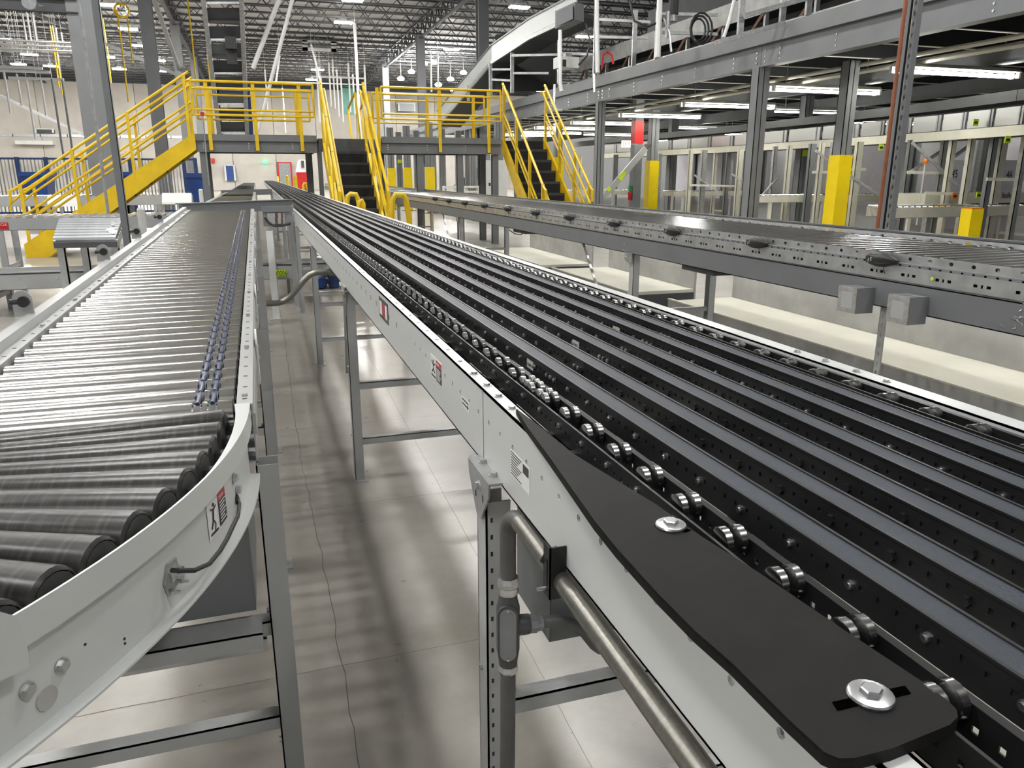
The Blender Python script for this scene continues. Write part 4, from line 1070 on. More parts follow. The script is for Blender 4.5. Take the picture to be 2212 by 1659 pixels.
# ================================================================ left and far background
# barred fence with blue uprights
FY = 29.0
t = thing('bar_fence', 'tall fence of thin vertical bars behind the left yellow stair', 'fence', (ony(200, 400, FY).x, FY, 0))
xl, xr = ony(-60, 380, FY).x, ony(425, 380, FY).x; zt = ony(200, 342, FY).z
for z in (.12, zt - .05): put('fence_rail', MB().box((xl, FY - .03, z), (xr, FY + .03, z + .06)), 'navy', t)
q = MB(); x = xl; k = 0
while x < xr:
    q.cur = 0 if k % 3 else 1; q.box((x, FY - .015, .1), (x + .035, FY + .015, zt)); x += .105; k += 1
q.mi = q.mi
put('bar_infill', q, ['galv_dark', 'galv'], t, kind='stuff')
for px in (42, 104, 240, 285, 400, 425):
    x = ony(px, 380, FY).x; put('fence_post', MB().box((x - .06, FY - .06, 0), (x + .06, FY + .06, zt + .03)), 'navy', t)
def blue_bin(label, a, b, y):
    t = thing('blue_bin', label, 'bin', (ony((a[0] + b[0]) / 2, b[1], y).x, y, 0), 'blue bins along the barred fence')
    x0, x1 = ony(a[0], a[1], y).x, ony(b[0], b[1], y).x; z1 = ony(a[0], a[1], y).z; z0 = max(.0, ony(b[0], b[1], y).z - .3)
    put('body', MB().hexa([(x0 + .08, y + .05, z0), (x1 - .08, y + .05, z0), (x1 - .08, y + .9, z0), (x0 + .08, y + .9, z0), (x0, y, z1 - .1), (x1, y, z1 - .1), (x1, y + 1, z1 - .1), (x0, y + 1, z1 - .1)]), 'blue', t)
    put('rim', MB().box((x0 - .05, y - .05, z1 - .12), (x1 + .05, y + 1.05, z1)), 'blue', t)
    put('skid', MB().box((x0 + .1, y + .1, 0), (x0 + .25, y + .9, max(z0, .02))).box((x1 - .25, y + .1, 0), (x1 - .1, y + .9, max(z0, .02))), 'dark_grey', t)
blue_bin('blue bin at the far left before the fence', (42, 371), (107, 420), 26.0)
blue_bin('blue bin half hidden by the wide grey column', (248, 371), (286, 418), 26.0)
blue_bin('blue bin beside the grey leg of the left landing', (400, 374), (452, 417), 23.0)
# pale conveyors behind the stair
c = cross_conveyor('pale roller conveyor crossing behind the left yellow stair', ony(-40, 430, 19).x, ony(412, 430, 19).x, 19, 19.7, ony(200, 424, 19).z, .2, .16, (-6.5, -4.2, -2.2))
for lb, (a, b) in (('pale sloping table on the far conveyor, behind the stair rails', ((102, 426), (172, 446))), ('pale sloping table with triangular side beside the landing leg', ((350, 421), (414, 441)))):
    y = 17.6; p, r = ony(a[0], a[1], y + .5), ony(b[0], b[1], y); pl_, pr_ = ony(a[0], b[1], y), ony(b[0], a[1], y + .5)
    t = thing('sloping_table', lb, 'table', (p.x, y, 0), 'pale sloping tables behind the left stair')
    put('bed', MB().slab([pl_, r, pr_, p], (0, .03, .04)), 'cabinet', t)
    for q in (pl_, r): put('leg', MB().box((q.x - .03, y + .05, 0), (q.x + .03, y + .1, q.z)), 'galv', t)
# reflector columns and small posts near the first cross guard
for k, (px, py0, py1, d) in enumerate(((303, 448, 510, 7.2), (433, 408, 442, 12.5))):
    p = atd(px, py0, d); one('white_marker_post', MB().tube([(p.x, p.y, 0), (p.x, p.y, p.z - .02), (p.x, p.y, p.z)], [.035, .035, .02], 10), 'cabinet',
        ('rounded grey marker post behind the left guard rail', 'white marker post beside the landing leg')[k], 'post', None, True)
# tall angle post and thin pole standing at the left
p = atd(272, 505, 6.9)
t = thing('angle_post', 'tall grey steel angle post in front of the left yellow stair', 'post', (p.x, p.y, 0))
put('angle', MB().box((p.x - .03, p.y, 0), (p.x + .03, p.y + .006, 6.5)).box((p.x + .024, p.y, 0), (p.x + .03, p.y + .06, 6.5)), 'steel_grey', t)
put('foot_plate', MB().box((p.x - .07, p.y - .05, 0), (p.x + .07, p.y + .09, .01)), 'steel_grey', t)
p = onz(236, 475, .87)
one('thin_pole', MB().tube([(p.x, p.y, .86), (p.x - .0, p.y, 6.5)], .016, 8), 'galv', 'thin bare steel pole rising from the sloping roller table', 'pole', None, True)
# inclined lift tower with blue frame
LY = 30.0
t = thing('lift_conveyor', 'steep conveyor lift with dark underside and blue base frame above the left landing', 'conveyor', (ony(500, 300, LY).x, LY, 0))
def lp(px, py, y): return ony(px, py, y)
for a, b in (((467, 196), (473, 300)), ((534, 196), (540, 300))):
    A_, B2 = lp(a[0], a[1], LY), lp(b[0], b[1], LY)
    put('frame_post', MB().box((A_.x - .09, LY - .1, 2.3), (A_.x + .09, LY + .1, A_.z)), 'navy', t)
for py in (203, 273):
    a, b = lp(468, py, LY), lp(536, py, LY); put('frame_beam', MB().box((a.x, LY - .1, a.z - .12), (b.x, LY + .1, a.z + .12)), 'navy', t)
top = (lp(436, -30, LY - 4), lp(520, -30, LY - 4)); bot = (lp(474, 290, LY), lp(534, 290, LY))
for s in (0, 1): put('side_rail', MB().beam(bot[s], top[s], .14, .22, up=(0, 1, 0)), 'galv', t)
N_ = 9
for k in range(N_):
    f0, f1 = k / N_ + .012, (k + 1) / N_ - .012
    put('bed_panel', MB().slab([bot[0].lerp(top[0], f0), bot[1].lerp(top[1], f0), bot[1].lerp(top[1], f1), bot[0].lerp(top[0], f1)], (0, .1, 0)), ('dark_grey', 'joist', 'steel_grey')[k % 3], t)
    a, b = bot[0].lerp(top[0], f0), bot[1].lerp(top[1], f0); put('cross_bar', MB().beam(a + V3((0, -.08, 0)), b + V3((0, -.08, 0)), .06, .06), 'black_metal' if k % 2 else 'galv', t)
for k in (5, 6): 
    a, b = bot[0].lerp(top[0], .1 * k + .06), bot[1].lerp(top[1], .1 * k + .06); put('motor_box', MB().box((a.x + .5, a.y - .5, a.z - .2), (b.x - .2, a.y - .15, a.z + .15)), 'black_plastic', t)
# leaning white pipes
for k, (a, b, y) in enumerate((((606, -10), (546, 148), 27.5), ((634, -10), (556, 284), 27.0), ((672, 96), (692, 175), 46.0), ((604, 120), (596, 180), 46))):
    o = one('leaning_pipe', MB().tube([ony(a[0], a[1], y), ony(b[0], b[1], y)], (.075, .06, .05, .05)[k], 8), 'pipe_white',
        ('upper leaning white pipe beside the lift conveyor', 'long leaning white pipe reaching down to the left landing', 'short white pipe under the roof heater', 'short grey pipe between the leaning pipes')[k], 'pipe', None, True)
    if k > 1: q = ony(a[0], a[1], y); hang(o, q.x, q.y, q.z)
# roof heater unit
HY = 52
t = thing('roof_heater', 'box-shaped roof heater with white louvre frame hanging in the middle', 'heater', ony(690, 100, HY))
a, b = ony(652, 84, HY), ony(727, 112, HY)
put('body', MB().box((ony(659, 55, HY).x, HY + .1, b.z + .5), (ony(717, 55, HY).x, HY + 1.6, ony(659, 56, HY).z)), 'joist', t)
put('louvre_frame', MB().box((a.x, HY, b.z), (b.x, HY + .1, b.z + .18)).box((a.x, HY, b.z), (a.x + .32, HY + .1, a.z)).box((b.x - .32, HY, b.z), (b.x, HY + .1, a.z)).box((a.x, HY, a.z - .15), (b.x, HY + .1, a.z)), 'label_white', t)
put('louvre', MB().box((a.x + .32, HY + .03, b.z + .18), (b.x - .32, HY + .06, a.z - .15)), 'galv_dark', t)
put('hanger', MB().tube([(a.x + .4, HY + .5, a.z), (a.x + .4, HY + .5, 8.9)], .03, 6), 'joist', t)
# white sprinkler and conduit drops
for k, (px, y0, y1, d) in enumerate(((684, 150, 262, 44), (693, 168, 250, 46), (710, 135, 228, 46), (718, 128, 232, 48), (727, 150, 250, 50), (736, 165, 262, 50), (752, 136, 240, 48), (762, 160, 245, 50), (787, 140, 196, 46), (916, 112, 200, 44), (930, 118, 196, 44), (945, 112, 190, 44), (572, 150, 240, 48), (610, 190, 285, 60))):
    p = atd(px, y0, d); p2 = atd(px, y1, d)
    o = one('drop_pipe', MB().tube([(p.x, p.y, p.z + 0), (p.x, p.y, p2.z)], .055, 6), 'pipe_white', 'thin white drop pipe hanging in the far middle, number %s from the left' % ('one two three four five six seven eight nine ten eleven twelve thirteen fourteen'.split()[sorted([684, 693, 710, 718, 727, 736, 752, 762, 787, 916, 930, 945, 572, 610]).index(px)]), 'pipe', 'white drop pipes in the far middle', True); hang(o, p.x, p.y, p.z)
p = atd(766, 50, 36); p2 = atd(772, 195, 36)
o = one('lamp_pole', MB().tube([(p.x, p.y, p.z), (p.x, p.y, p2.z - 3)], .07, 8), 'pipe_white', 'tall white pole under the rectangular lamp left of the right landing', 'pole', None, True); hang(o, p.x, p.y, p.z)
for k, (x0, x1, py, d) in enumerate(((672, 786, 165, 46), (580, 790, 176, 60))):
    a, b = atd(x0, py, d), ony(x1, py + 2, atd(x0, py, d).y)
    o = one('header_pipe', MB().tube([a, (b.x, a.y, a.z)], .05, 6), 'pipe_white', ('white header pipe joining the far drop pipes', 'long pale pipe along the top of the back wall')[k], 'pipe', None, True); hang(o, a.x + .5, a.y, a.z)
# teal sheet and units on the back wall
WY = 74.8
def on_wall(name, a, b, m, label, cat, th=.3, frame=None):
    p, r = ony(a[0], a[1], WY), ony(b[0], b[1], WY)
    t = thing(name, label, cat, ((p.x + r.x) / 2, WY, max(0, r.z)))
    put('panel', MB().box((p.x, WY - th, max(0, r.z)), (r.x, WY + .203, p.z)), m, t)
    if frame: put('frame', MB().box((p.x - .08, WY - th - .05, max(0, r.z)), (p.x + .06, WY - th, p.z + .08)).box((r.x - .06, WY - th - .05, max(0, r.z)), (r.x + .08, WY - th, p.z + .08)).box((p.x, WY - th - .05, p.z), (r.x, WY - th, p.z + .08)), frame, t)
    return t
on_wall('teal_sheet', (736, 186), (776, 246), 'teal', 'pale green sheet hanging on the back wall between the landings', 'sheet', .1)
on_wall('wall_door', (486, 358), (508, 390), 'blue', 'blue door with white frame in the back wall below the left landing', 'door', .12, 'cabinet')
on_wall('air_unit', (858, 225), (892, 242), 'galv_dark', 'grey air unit high on the back wall behind the right landing', 'air unit', .8, 'label_white')
on_wall('dock_opening', (600, 352), (632, 410), 'galv_dark', 'grey dock opening in the back wall between the bollards', 'dock door', .1, 'red')
on_wall('wall_louvre', (80, 280), (118, 288), 'joist', 'dark louvre box with white frame high on the left of the back wall', 'louvre', .5, 'label_white')
on_wall('wall_unit', (36, 304), (118, 313), 'cabinet', 'pale air unit under the duct at the left of the back wall', 'air unit', .6)
on_wall('fire_notice', (455, 342), (464, 352), 'red', 'small red notice on the back wall right of the landing leg', 'sign', .1)
t = on_wall('exit_lamp', (567, 348), (577, 353), 'green_glow', 'small green exit lamp on the back wall', 'lamp', .2)
a, b = ony(-30, 288, 70), ony(425, 300, 70)
t = thing('air_duct', 'long grey air duct along the back wall at the left', 'duct', ((a.x + b.x) / 2, 70, b.z))
for k in range(8):
    x0 = a.x + (b.x - a.x) * k / 8; x1 = a.x + (b.x - a.x) * (k + 1) / 8 - .08
    put('duct_section', MB().box((x0, 69.7, b.z), (x1, 70.6, a.z)), 'galv', t)
# fork truck like red and white vehicle far behind
p = ony(652, 385, 48); t = thing('lift_truck', 'red and white lift truck parked far behind the middle stair', 'lift truck', (p.x, 48, 0))
a = ony(640, 372, 48); b = ony(666, 386, 48)
put('body', MB().hexa([(a.x, 47.6, .4), (b.x, 47.6, .4), (b.x, 49, .4), (a.x, 49, .4), (a.x, 47.6, a.z), (b.x, 47.6, a.z), (b.x, 49, a.z), (a.x, 49, a.z)]), 'red', t)
put('cab', MB().hexa([(a.x, 47.7, a.z), (b.x, 47.7, a.z), (b.x, 48.9, a.z), (a.x, 48.9, a.z), (a.x + .2, 47.8, ony(650, 345, 48).z), (b.x - .05, 47.8, ony(650, 345, 48).z), (b.x - .05, 48.8, ony(650, 345, 48).z), (a.x + .2, 48.8, ony(650, 345, 48).z)]), 'label_white', t)
put('window', MB().box((a.x + .3, 47.6, a.z + .25), (b.x - .2, 47.69, a.z + .65)), 'dark_grey', t)
for x in (a.x + .2, b.x - .2): put('wheel', MB().tube([(x, 47.55, .25), (x, 47.75, .25)], .25, 12), 'black_plastic', t)
# beam, dome and pipes in the upper left corner
y = 19.6
a, b = ony(-40, 6, y), ony(170, 30, y)
t = thing('steel_crossbeam', 'dark steel cross beam in the upper left corner meeting the wide grey column', 'beam', ((a.x + b.x) / 2, y, b.z))
put('web', MB().box((a.x, y - .02, b.z), (b.x, y + .02, b.z + .26)), 'joist', t)
for z in (b.z, b.z + .25): put('flange', MB().box((a.x, y - .1, z), (b.x, y + .1, z + .02)), 'joist', t)
p = ony(62, 4, 18.5)
t = thing('horn_speaker', 'round grey horn speaker at the top left corner', 'speaker', p)
put('horn', MB().tube([(p.x, 18.5, p.z), (p.x + .03, 18.65, p.z), (p.x + .05, 18.8, p.z)], [.14, .10, .05], 14), 'galv_dark', t, True); put('mount', MB().tube([(p.x + .05, 18.8, p.z), (p.x + .05, 19.5, p.z + .1)], .02, 6), 'galv_dark', t)
rows = [((-10, 86), (172, 92), 40), ((-10, 95), (172, 101), 40), ((-10, 104), (172, 110), 40), ((-10, 144), (92, 148), 36), ((-10, 152), (108, 157), 36), ((18, 168), (138, 172), 36), ((-10, 108), (60, 118), 38)]
for k, (a, b, y) in enumerate(rows):
    p, r = ony(a[0], a[1], y), ony(b[0], b[1], y)
    o = one('overhead_pipe', MB().tube([p, (r.x, p.y, p.z)], .06, 6), 'pipe_white', ('top', 'second', 'third', 'fourth', 'fifth', 'lowest', 'short slanting')[k] + ' white overhead pipe row at the upper left', 'pipe', 'white pipe rows at the upper left', True); hang(o, (p.x + r.x) / 2, p.y, p.z)
for k, (px, y0, y1, y) in enumerate(((58, 28, 105, 40), (70, 30, 112, 40), (48, 30, 108, 40), (8, 155, 245, 36), (36, 160, 228, 36), (56, 168, 300, 36), (88, 172, 250, 36), (120, 60, 110, 40), (132, 70, 110, 40), (112, 170, 340, 34), (134, 172, 350, 34), (168, 172, 300, 34))):
    p = ony(px, y0, y); p2 = ony(px, y1, y)
    if k > 8: p2.z = 0
    o = one('hanger_rod', MB().tube([(p.x, y, p.z), (p.x, y, p2.z)], .04, 6), 'pipe_white' if k < 9 else 'galv_dark', 'thin hanging rod at the upper left, %s from the left' % (['first', 'second', 'third', 'fourth', 'fifth', 'sixth', 'seventh', 'eighth', 'ninth', 'tenth', 'eleventh', 'twelfth'][sorted([58, 70, 48, 8, 36, 56, 88, 120, 132, 112, 134, 168]).index(px)]), 'rod', 'thin hanging rods at the upper left', True); hang(o, p.x, p.y, p.z)
# yellow air hoses
for k, (a, b, d) in enumerate((((108, 55), (127, 185), 34), (((113, 55)), (133, 200), 34), ((252, 20), (272, 215), 32), ((274, 35), (280, 130), 32), ((405, 0), (424, 176), 30), ((318, 0), (345, 180), 36), ((448, 120), (456, 175), 34), ((222, 40), (240, 175), 38))):
    p, r = atd(a[0], a[1], d), atd(b[0], b[1], d); 
    o = one('air_hose', MB().tube([(p.x, p.y, p.z), (p.x + .02, p.y, (p.z + r.z) / 2), (p.x, p.y, r.z)], .035, 6), 'yellow', ('yellow hanging air hose, first from the left', 'yellow hanging air hose, second from the left', 'long yellow air hose under the hose coil', 'yellow hose end on the right of the coil', 'yellow air hose left of the lift conveyor', 'pale yellow hose along the second grey column', 'short yellow hose beside the lift conveyor rail', 'faint yellow hose right of the wide grey column')[k], 'hose', 'yellow air hoses', True); hang(o, p.x, p.y, p.z)
c = atd(262, 22, 32); pts = [(c.x + .28 * math.cos(a), c.y, c.z + .25 * math.sin(a)) for a in [2 * math.pi * k / 16 for k in range(17)]]
one('hose_coil', MB().tube(pts, .045, 8, cap=False).tube([(x * .985 + c.x * .015, y + .06, z) for x, y, z in pts], .045, 8, cap=False), 'yellow', 'coiled yellow air hose hanging near the top left', 'hose', None, True)
# diagonal wind braces between the left columns
for k, (a, b) in enumerate(((( -3.27, 44.8, 6.2), (-9.5, 44.8, 8.8)), ((-15.8, 60, 6.5), (-9.0, 60, 3.0)), ((-3.27, 32.3, 8.6), (-3.27, 44.8, 6.5)))):
    one('wind_brace', MB().beam(a, b, .16, .16), 'beam_grey', ('diagonal roof brace by the third left column', 'long diagonal brace in front of the back wall at the left', 'sloping brace between the second and third left columns')[k], 'brace', 'diagonal steel braces')
# ================================================================ mezzanine on the right
MX, MZ0, MZ1, MY0, MY1 = 8.35, 3.11, 3.72, 2.5, 46.0
Z_ = thing('mezzanine', 'grey steel mezzanine edge running along the right side above the lights', 'mezzanine', (MX + 4, 20, 0))
put('fascia_channel', MB().box((MX - .03, MY0, 3.49), (MX + .02, MY1, MZ1)).box((MX - .05, MY0, 3.47), (MX + .02, MY1, 3.49)), 'beam_grey', Z_)
bw = put('edge_beam', MB().box((MX + .03, MY0, MZ0 + .02), (MX + .045, MY1, 3.47)).box((MX - .06, MY0, MZ0), (MX + .14, MY1, MZ0 + .02)), 'beam_grey', Z_)
put('deck', MB().box((MX + .02, MY0, 3.60), (25.9, MY1, 3.68)), 'deck_dark', Z_)
bm2 = MB().tube([(0, 0, 0), (-.012, 0, 0)], .016, 8).mesh('bolt', 'zinc')
for y in [6.2 + 1.32 * k for k in range(16)]:
    for z in (3.2, 3.28, 3.36): inst('bolt', bm2, (MX + .03, y, z), bw)
for yc in (11.99, 18.6):
    for dy in (-.12, .12):
        for z in (3.2, 3.28, 3.36): inst('bolt', bm2, (MX + .03, yc + dy, z), bw)
for yc in (11.99, 18.6, 25.2): put('splice_seam', MB().box((MX + .028, yc - .004, 3.14), (MX + .031, yc + .004, 3.46)), 'ink', bw)
jm2 = MB().box((0, -.028, -.012), (17.3, .028, 0)); jm2.cur = 1; jm2.box((0, -.006, 0), (17.3, .006, .3)); jm2 = jm2.mesh('deck_joist', ['cream_post', 'deck_dark'])
for k in range(24): inst('deck_joist', jm2, (MX + .1, 5.0 + k * 1.32, 3.30), Z_)
for x in (11.2, 14.6, 19.0):
    put('girder', MB().box((x - .09, MY0, 3.0), (x + .09, MY1, 3.02)).box((x - .01, MY0, 3.02), (x + .01, MY1, 3.3)), 'steel_grey', Z_)
for x, z in ((9.4, 3.05), (9.75, 3.0)): put('service_pipe', MB().tube([(x, MY0, z), (x, MY1, z)], .035, 8), 'cream_post', Z_, True)
def mezz_column(x, y, label, sleeve=None, tagz=None, w=.2, z1=MZ0, red=None):
    t = thing('mezzanine_column', label, 'column', (x, y, 0), 'steel columns under the mezzanine')
    q = MB(); q.box((x - w / 2, y - w / 2, 0), (x + w / 2, y - w / 2 + .014, z1)).box((x - w / 2, y + w / 2 - .014, 0), (x + w / 2, y + w / 2, z1)).box((x - .007, y - w / 2, 0), (x + .007, y + w / 2, z1)).box((x - w / 2, y - w / 2, 0), (x - w / 2 + .01, y + w / 2, z1))
    put('shaft', q, 'beam_grey', t); put('base_plate', MB().box((x - w, y - w, 0), (x + w, y + w, .02)), 'steel_grey', t)
    if sleeve: put('column_guard', MB().box((x - w / 2 - .03, y - w / 2 - .03, .05), (x + w / 2 + .03, y + w / 2 + .03, sleeve)), 'yellow_guard', t)
    if tagz: put('tag', MB().box((x - .09, y - w / 2 - .012, tagz - .07), (x + .09, y - w / 2 - .002, tagz + .07)), 'hivis', t)
    return t
mezz_column(MX + .04, 11.99, 'nearest grey column under the mezzanine edge beam', w=.22)
mezz_column(MX + .04, 18.6, 'second grey column under the mezzanine edge beam, right of the stair', w=.2)
mezz_column(MX + .04, 25.2, 'third grey column under the mezzanine edge beam, behind the right stair', w=.2)
mezz_column(MX + .04, 31.8, 'fourth grey column under the mezzanine edge beam', w=.2)
mezz_column(MX + .04, 38.4, 'farthest grey column under the mezzanine edge beam', w=.2)
p = atd(1806, 335, 12.6); mezz_column(p.x + .1, p.y, 'grey column with a tall bright yellow guard right of the nearest column', sleeve=p.z, w=.2)
p = atd(1409, 347, 22); mezz_column(p.x, p.y, 'grey column with yellow guard beside the red-topped column', sleeve=p.z, w=.24)
p = atd(1733, 331, 18); mezz_column(p.x, p.y, 'slim grey column with yellow-green tag behind the nearest column', tagz=p.z, w=.22)
p = atd(1451, 350, 24); mezz_column(p.x, p.y, 'slim grey column right of the yellow guard column', w=.24)
for k, (px, py, d, s) in enumerate(((845, 363, 30, 1), (880, 362, 29, 1), (928, 361, 27, 1), (1077, 357, 25, 1), (862, 340, 33, 0), (900, 340, 32, 0), (955, 340, 31, 0), (1022, 340, 31, 0), (1205, 340, 26, 1), (990, 340, 32, 0))):
    p = atd(px, py, d); mezz_column(p.x, p.y, ('far column with yellow guard, left of those under the right landing', 'far column with yellow guard, second under the right landing', 'far column with yellow guard, third under the right landing', 'column with yellow guard beside the pale cabinet', 'dark slim far column with a tag, under the right landing', 'dark slim far column left of the landing leg', 'slim far column with red top box', 'slim far column in the middle under the right landing', 'column with yellow guard behind the right stair', 'slim far column with red and white bands')[k], sleeve=p.z if s else None, w=.24, tagz=1.9 if k == 4 else None)
# red topped building column with exit sign and extinguisher
p = atd(1376, 300, 21.6); cxr, cyr = p.x, p.y
t = thing('red_top_column', 'thick pale column with a red band at its top under the mezzanine', 'column', (cxr, cyr, 0))
w = .125
put('shaft', MB().box((cxr - w, cyr - w, 0), (cxr + w, cyr + w, atd(1376, 311, 21.6).z)), 'beam_grey', t)
put('red_band', MB().box((cxr - w - .01, cyr - w - .01, atd(1376, 311, 21.6).z), (cxr + w + .01, cyr + w + .01, atd(1376, 262, 21.6).z)), 'red', t)
put('upper_shaft', MB().box((cxr - w, cyr - w, atd(1376, 262, 21.6).z), (cxr + w, cyr + w, 3.58)), 'beam_grey', t)
p = atd(1353, 311, 21.2)
t = thing('exit_sign', 'lit EXIT sign with red letters beside the red column band', 'sign', p)
put('sign_box', MB().box((p.x - .14, p.y - .03, p.z - .09), (p.x + .12, p.y + .03, p.z + .09)), 'exit_glow', t)
text('lettering', 'EXIT', .15, (p.x - .13, p.y - .035, p.z - .055), (1, 0, 0), (0, 0, 1), 'red', t, .002, squash=.72)
put('arm', MB().beam((p.x + .12, p.y, p.z), (cxr - w + .01, p.y + .1, p.z), .03, .03), 'galv_dark', t)
p = atd(1356, 418, 21.4); p.y = cyr - .05; p.x = cxr - w - .055
t = thing('fire_extinguisher', 'red fire extinguisher with green tag on the red-topped column', 'extinguisher', p)
put('cylinder', MB().tube([(p.x, p.y, p.z - .2), (p.x, p.y, p.z + .02), (p.x, p.y, p.z + .06)], [.055, .055, .02], 12), 'red', t, True)
put('neck_tag', MB().box((p.x - .04, p.y - .03, p.z + .06), (p.x + .04, p.y + .03, p.z + .2)), 'green', t)
# ---------------------------------------------------------------- tube lights
tl = MB().tube([(0, 0, 0), (2.4, 0, 0)], .021, 8).mesh('tube', 'tube_glow')
hd = MB().hexa([(0, -.07, .06), (2.42, -.07, .06), (2.42, .07, .06), (0, .07, .06), (0, -.03, .12), (2.42, -.03, .12), (2.42, .03, .12), (0, .03, .12)]).mesh('reflector', 'cream_post')
sk = MB().box((-.03, -.03, -.03), (.02, .03, .07)).box((2.38, -.03, -.03), (2.42, .03, .07)).mesh('socket', 'label_white')
hw = MB().tube([(.3, 0, .12), (.3, 0, .75)], .008, 6).tube([(2.1, 0, .12), (2.1, 0, .75)], .008, 6).mesh('hanger', 'galv')
for k, (px, py) in enumerate(((1940, 152), (1672, 193), (1478, 227), (1342, 250), (1237, 266), (1158, 277), (1128, 287), (1070, 292))):
    p = onz(px, py, 2.86)
    t = thing('tube_light', ('nearest', 'second', 'third', 'fourth', 'fifth', 'sixth', 'seventh', 'farthest')[k] + ' fluorescent tube light hanging under the mezzanine', 'lamp', p, 'tube lights under the mezzanine')
    for dy in (0, .12): inst('tube', tl, p + V3((0, dy, 0)), t)
    inst('reflector', hd, p + V3((0, .06, 0)), t, scale=(1, 1.6, 1)); inst('socket', sk, p, t); inst('socket', sk, p + V3((0, .12, 0)), t); inst('hanger', hw, p + V3((0, .06, 0)), t)
for k, (x, y) in enumerate([(17.5, 8), (17.5, 14), (17.5, 20), (13.5, 24), (17.5, 27)] + [(23.2, 5 + 4.2 * j) for j in range(8)] + [(12.4, 17), (12.4, 29), (16, 33)]):  # extra tubes added as fill for the dark wall and doors
    p = V3((x, y, 2.86)); t = thing('tube_light', 'fluorescent tube light added deep under the mezzanine for fill light', 'lamp', p, 'added tube lights deep under the mezzanine')
    inst('tube', tl, p, t); inst('reflector', hd, p, t); inst('hanger', hw, p, t)
# ---------------------------------------------------------------- perforated iron post and copper pipe
p = atd(1925, 470, 7.0); x, y = p.x, p.y
t = thing('perforated_post', 'tall perforated galvanised angle post behind the right conveyor', 'post', (x, y, 0))
put('perforated_face', MB().holed((x - .055, y, 0), (0, 0, 1), (1, 0, 0), 4.2, .05, [(.05 + .085 * k, .025, .024, .011) for k in range(48)], (0, .004, 0), 'round'), 'galv', t)
put('dark_backing', MB().box((x - .054, y + .03, 0), (x - .006, y + .032, 4.2)), 'ink', t)  # dark sheet added so the holes in front look shaded
put('side_face', MB().box((x - .005, y, 0), (x + .001, y + .12, 4.2)).box((x - .004, y + .001, 0), (x + .05, y + .006, 4.2)), 'beam_grey', t)
p = atd(1898, 470, 6.9); one('copper_pipe', MB().tube([(p.x, p.y, 0), (p.x, p.y, 4.2)], .017, 10), 'copper', 'slim copper-brown pipe beside the perforated post', 'pipe', None, True)
# ---------------------------------------------------------------- bright sorter run below the mezzanine
run = [atd(2330, 268, 10.3), atd(2212, 275, 11.2), atd(2035, 282, 13.0), atd(1860, 287, 15.0), atd(1640, 303, 18.5), atd(1453, 321, 22.5), atd(1300, 335, 27)]
for q in run: q.z = 2.07
Sx = thing('sorter_run', 'overhead sorter conveyor with bright aluminium side panels under the mezzanine', 'conveyor', (run[3].x, run[3].y, 0))
for k in range(len(run) - 1):
    a, b = run[k], run[k + 1]; n = 3 if k < 4 else 4
    for j in range(n):
        p, r = a.lerp(b, (j + .03) / n), a.lerp(b, (j + .97) / n)
        d = (r - p).normalized(); s = V3((-d.y, d.x, 0))
        if s.x > 0: s = -s
        put('side_panel', MB().slab([p, r, r + V3((0, 0, .26)), p + V3((0, 0, .26))], s * .02), 'alu', Sx)
        for f in (.0, .12): q2 = p.lerp(r, f); put('panel_strap', MB().slab([q2 + s * .02, q2 + d * .03 + s * .02, q2 + d * .03 + s * .02 + V3((0, 0, .26)), q2 + s * .02 + V3((0, 0, .26))], s * .012), 'galv_dark', Sx)
    put('lower_rail', MB().beam(a + V3((0, 0, -.075)), b + V3((0, 0, -.075)), .05, .13).beam(a + V3((0, 0, -.15)), b + V3((0, 0, -.15)), .08, .02), 'cream_post', Sx)
    put('bed', MB().beam(a + V3((.35, .25, -.05)), b + V3((.35, .25, -.05)), .6, .2), 'dark_grey', Sx)
    put('top_cover', MB().beam(a + V3((.3, .2, .42)), b + V3((.3, .2, .42)), .5, .16), 'joist', Sx)
# tags that hang on it
for k, (px, py, d) in enumerate(((2107, 264, 12.0), (1903, 318, 14.2), (2176, 301, 11.4), (2114, 421, 12.5), (2062, 423, 12.9))):
    p = atd(px, py, d); w = .055
    t = one('hanging_tag', MB().box((p.x - w, p.y - .012, p.z - .055), (p.x + w, p.y, p.z + .05)), 'hivis' if k < 4 else 'orange', ('yellow-green tag on the bright panels of the sorter', 'yellow-green tag left of the copper pipe', 'small yellow tag under the sorter at the right edge', 'yellow-green tag on the beige loader', 'orange tag left of the beige loader')[k], 'tag', 'coloured tags on the right conveyors')
    put('print_line', MB().box((p.x - .035, p.y - .014, p.z - .025), (p.x + .035, p.y - .0125, p.z + .01)), 'ink', t)
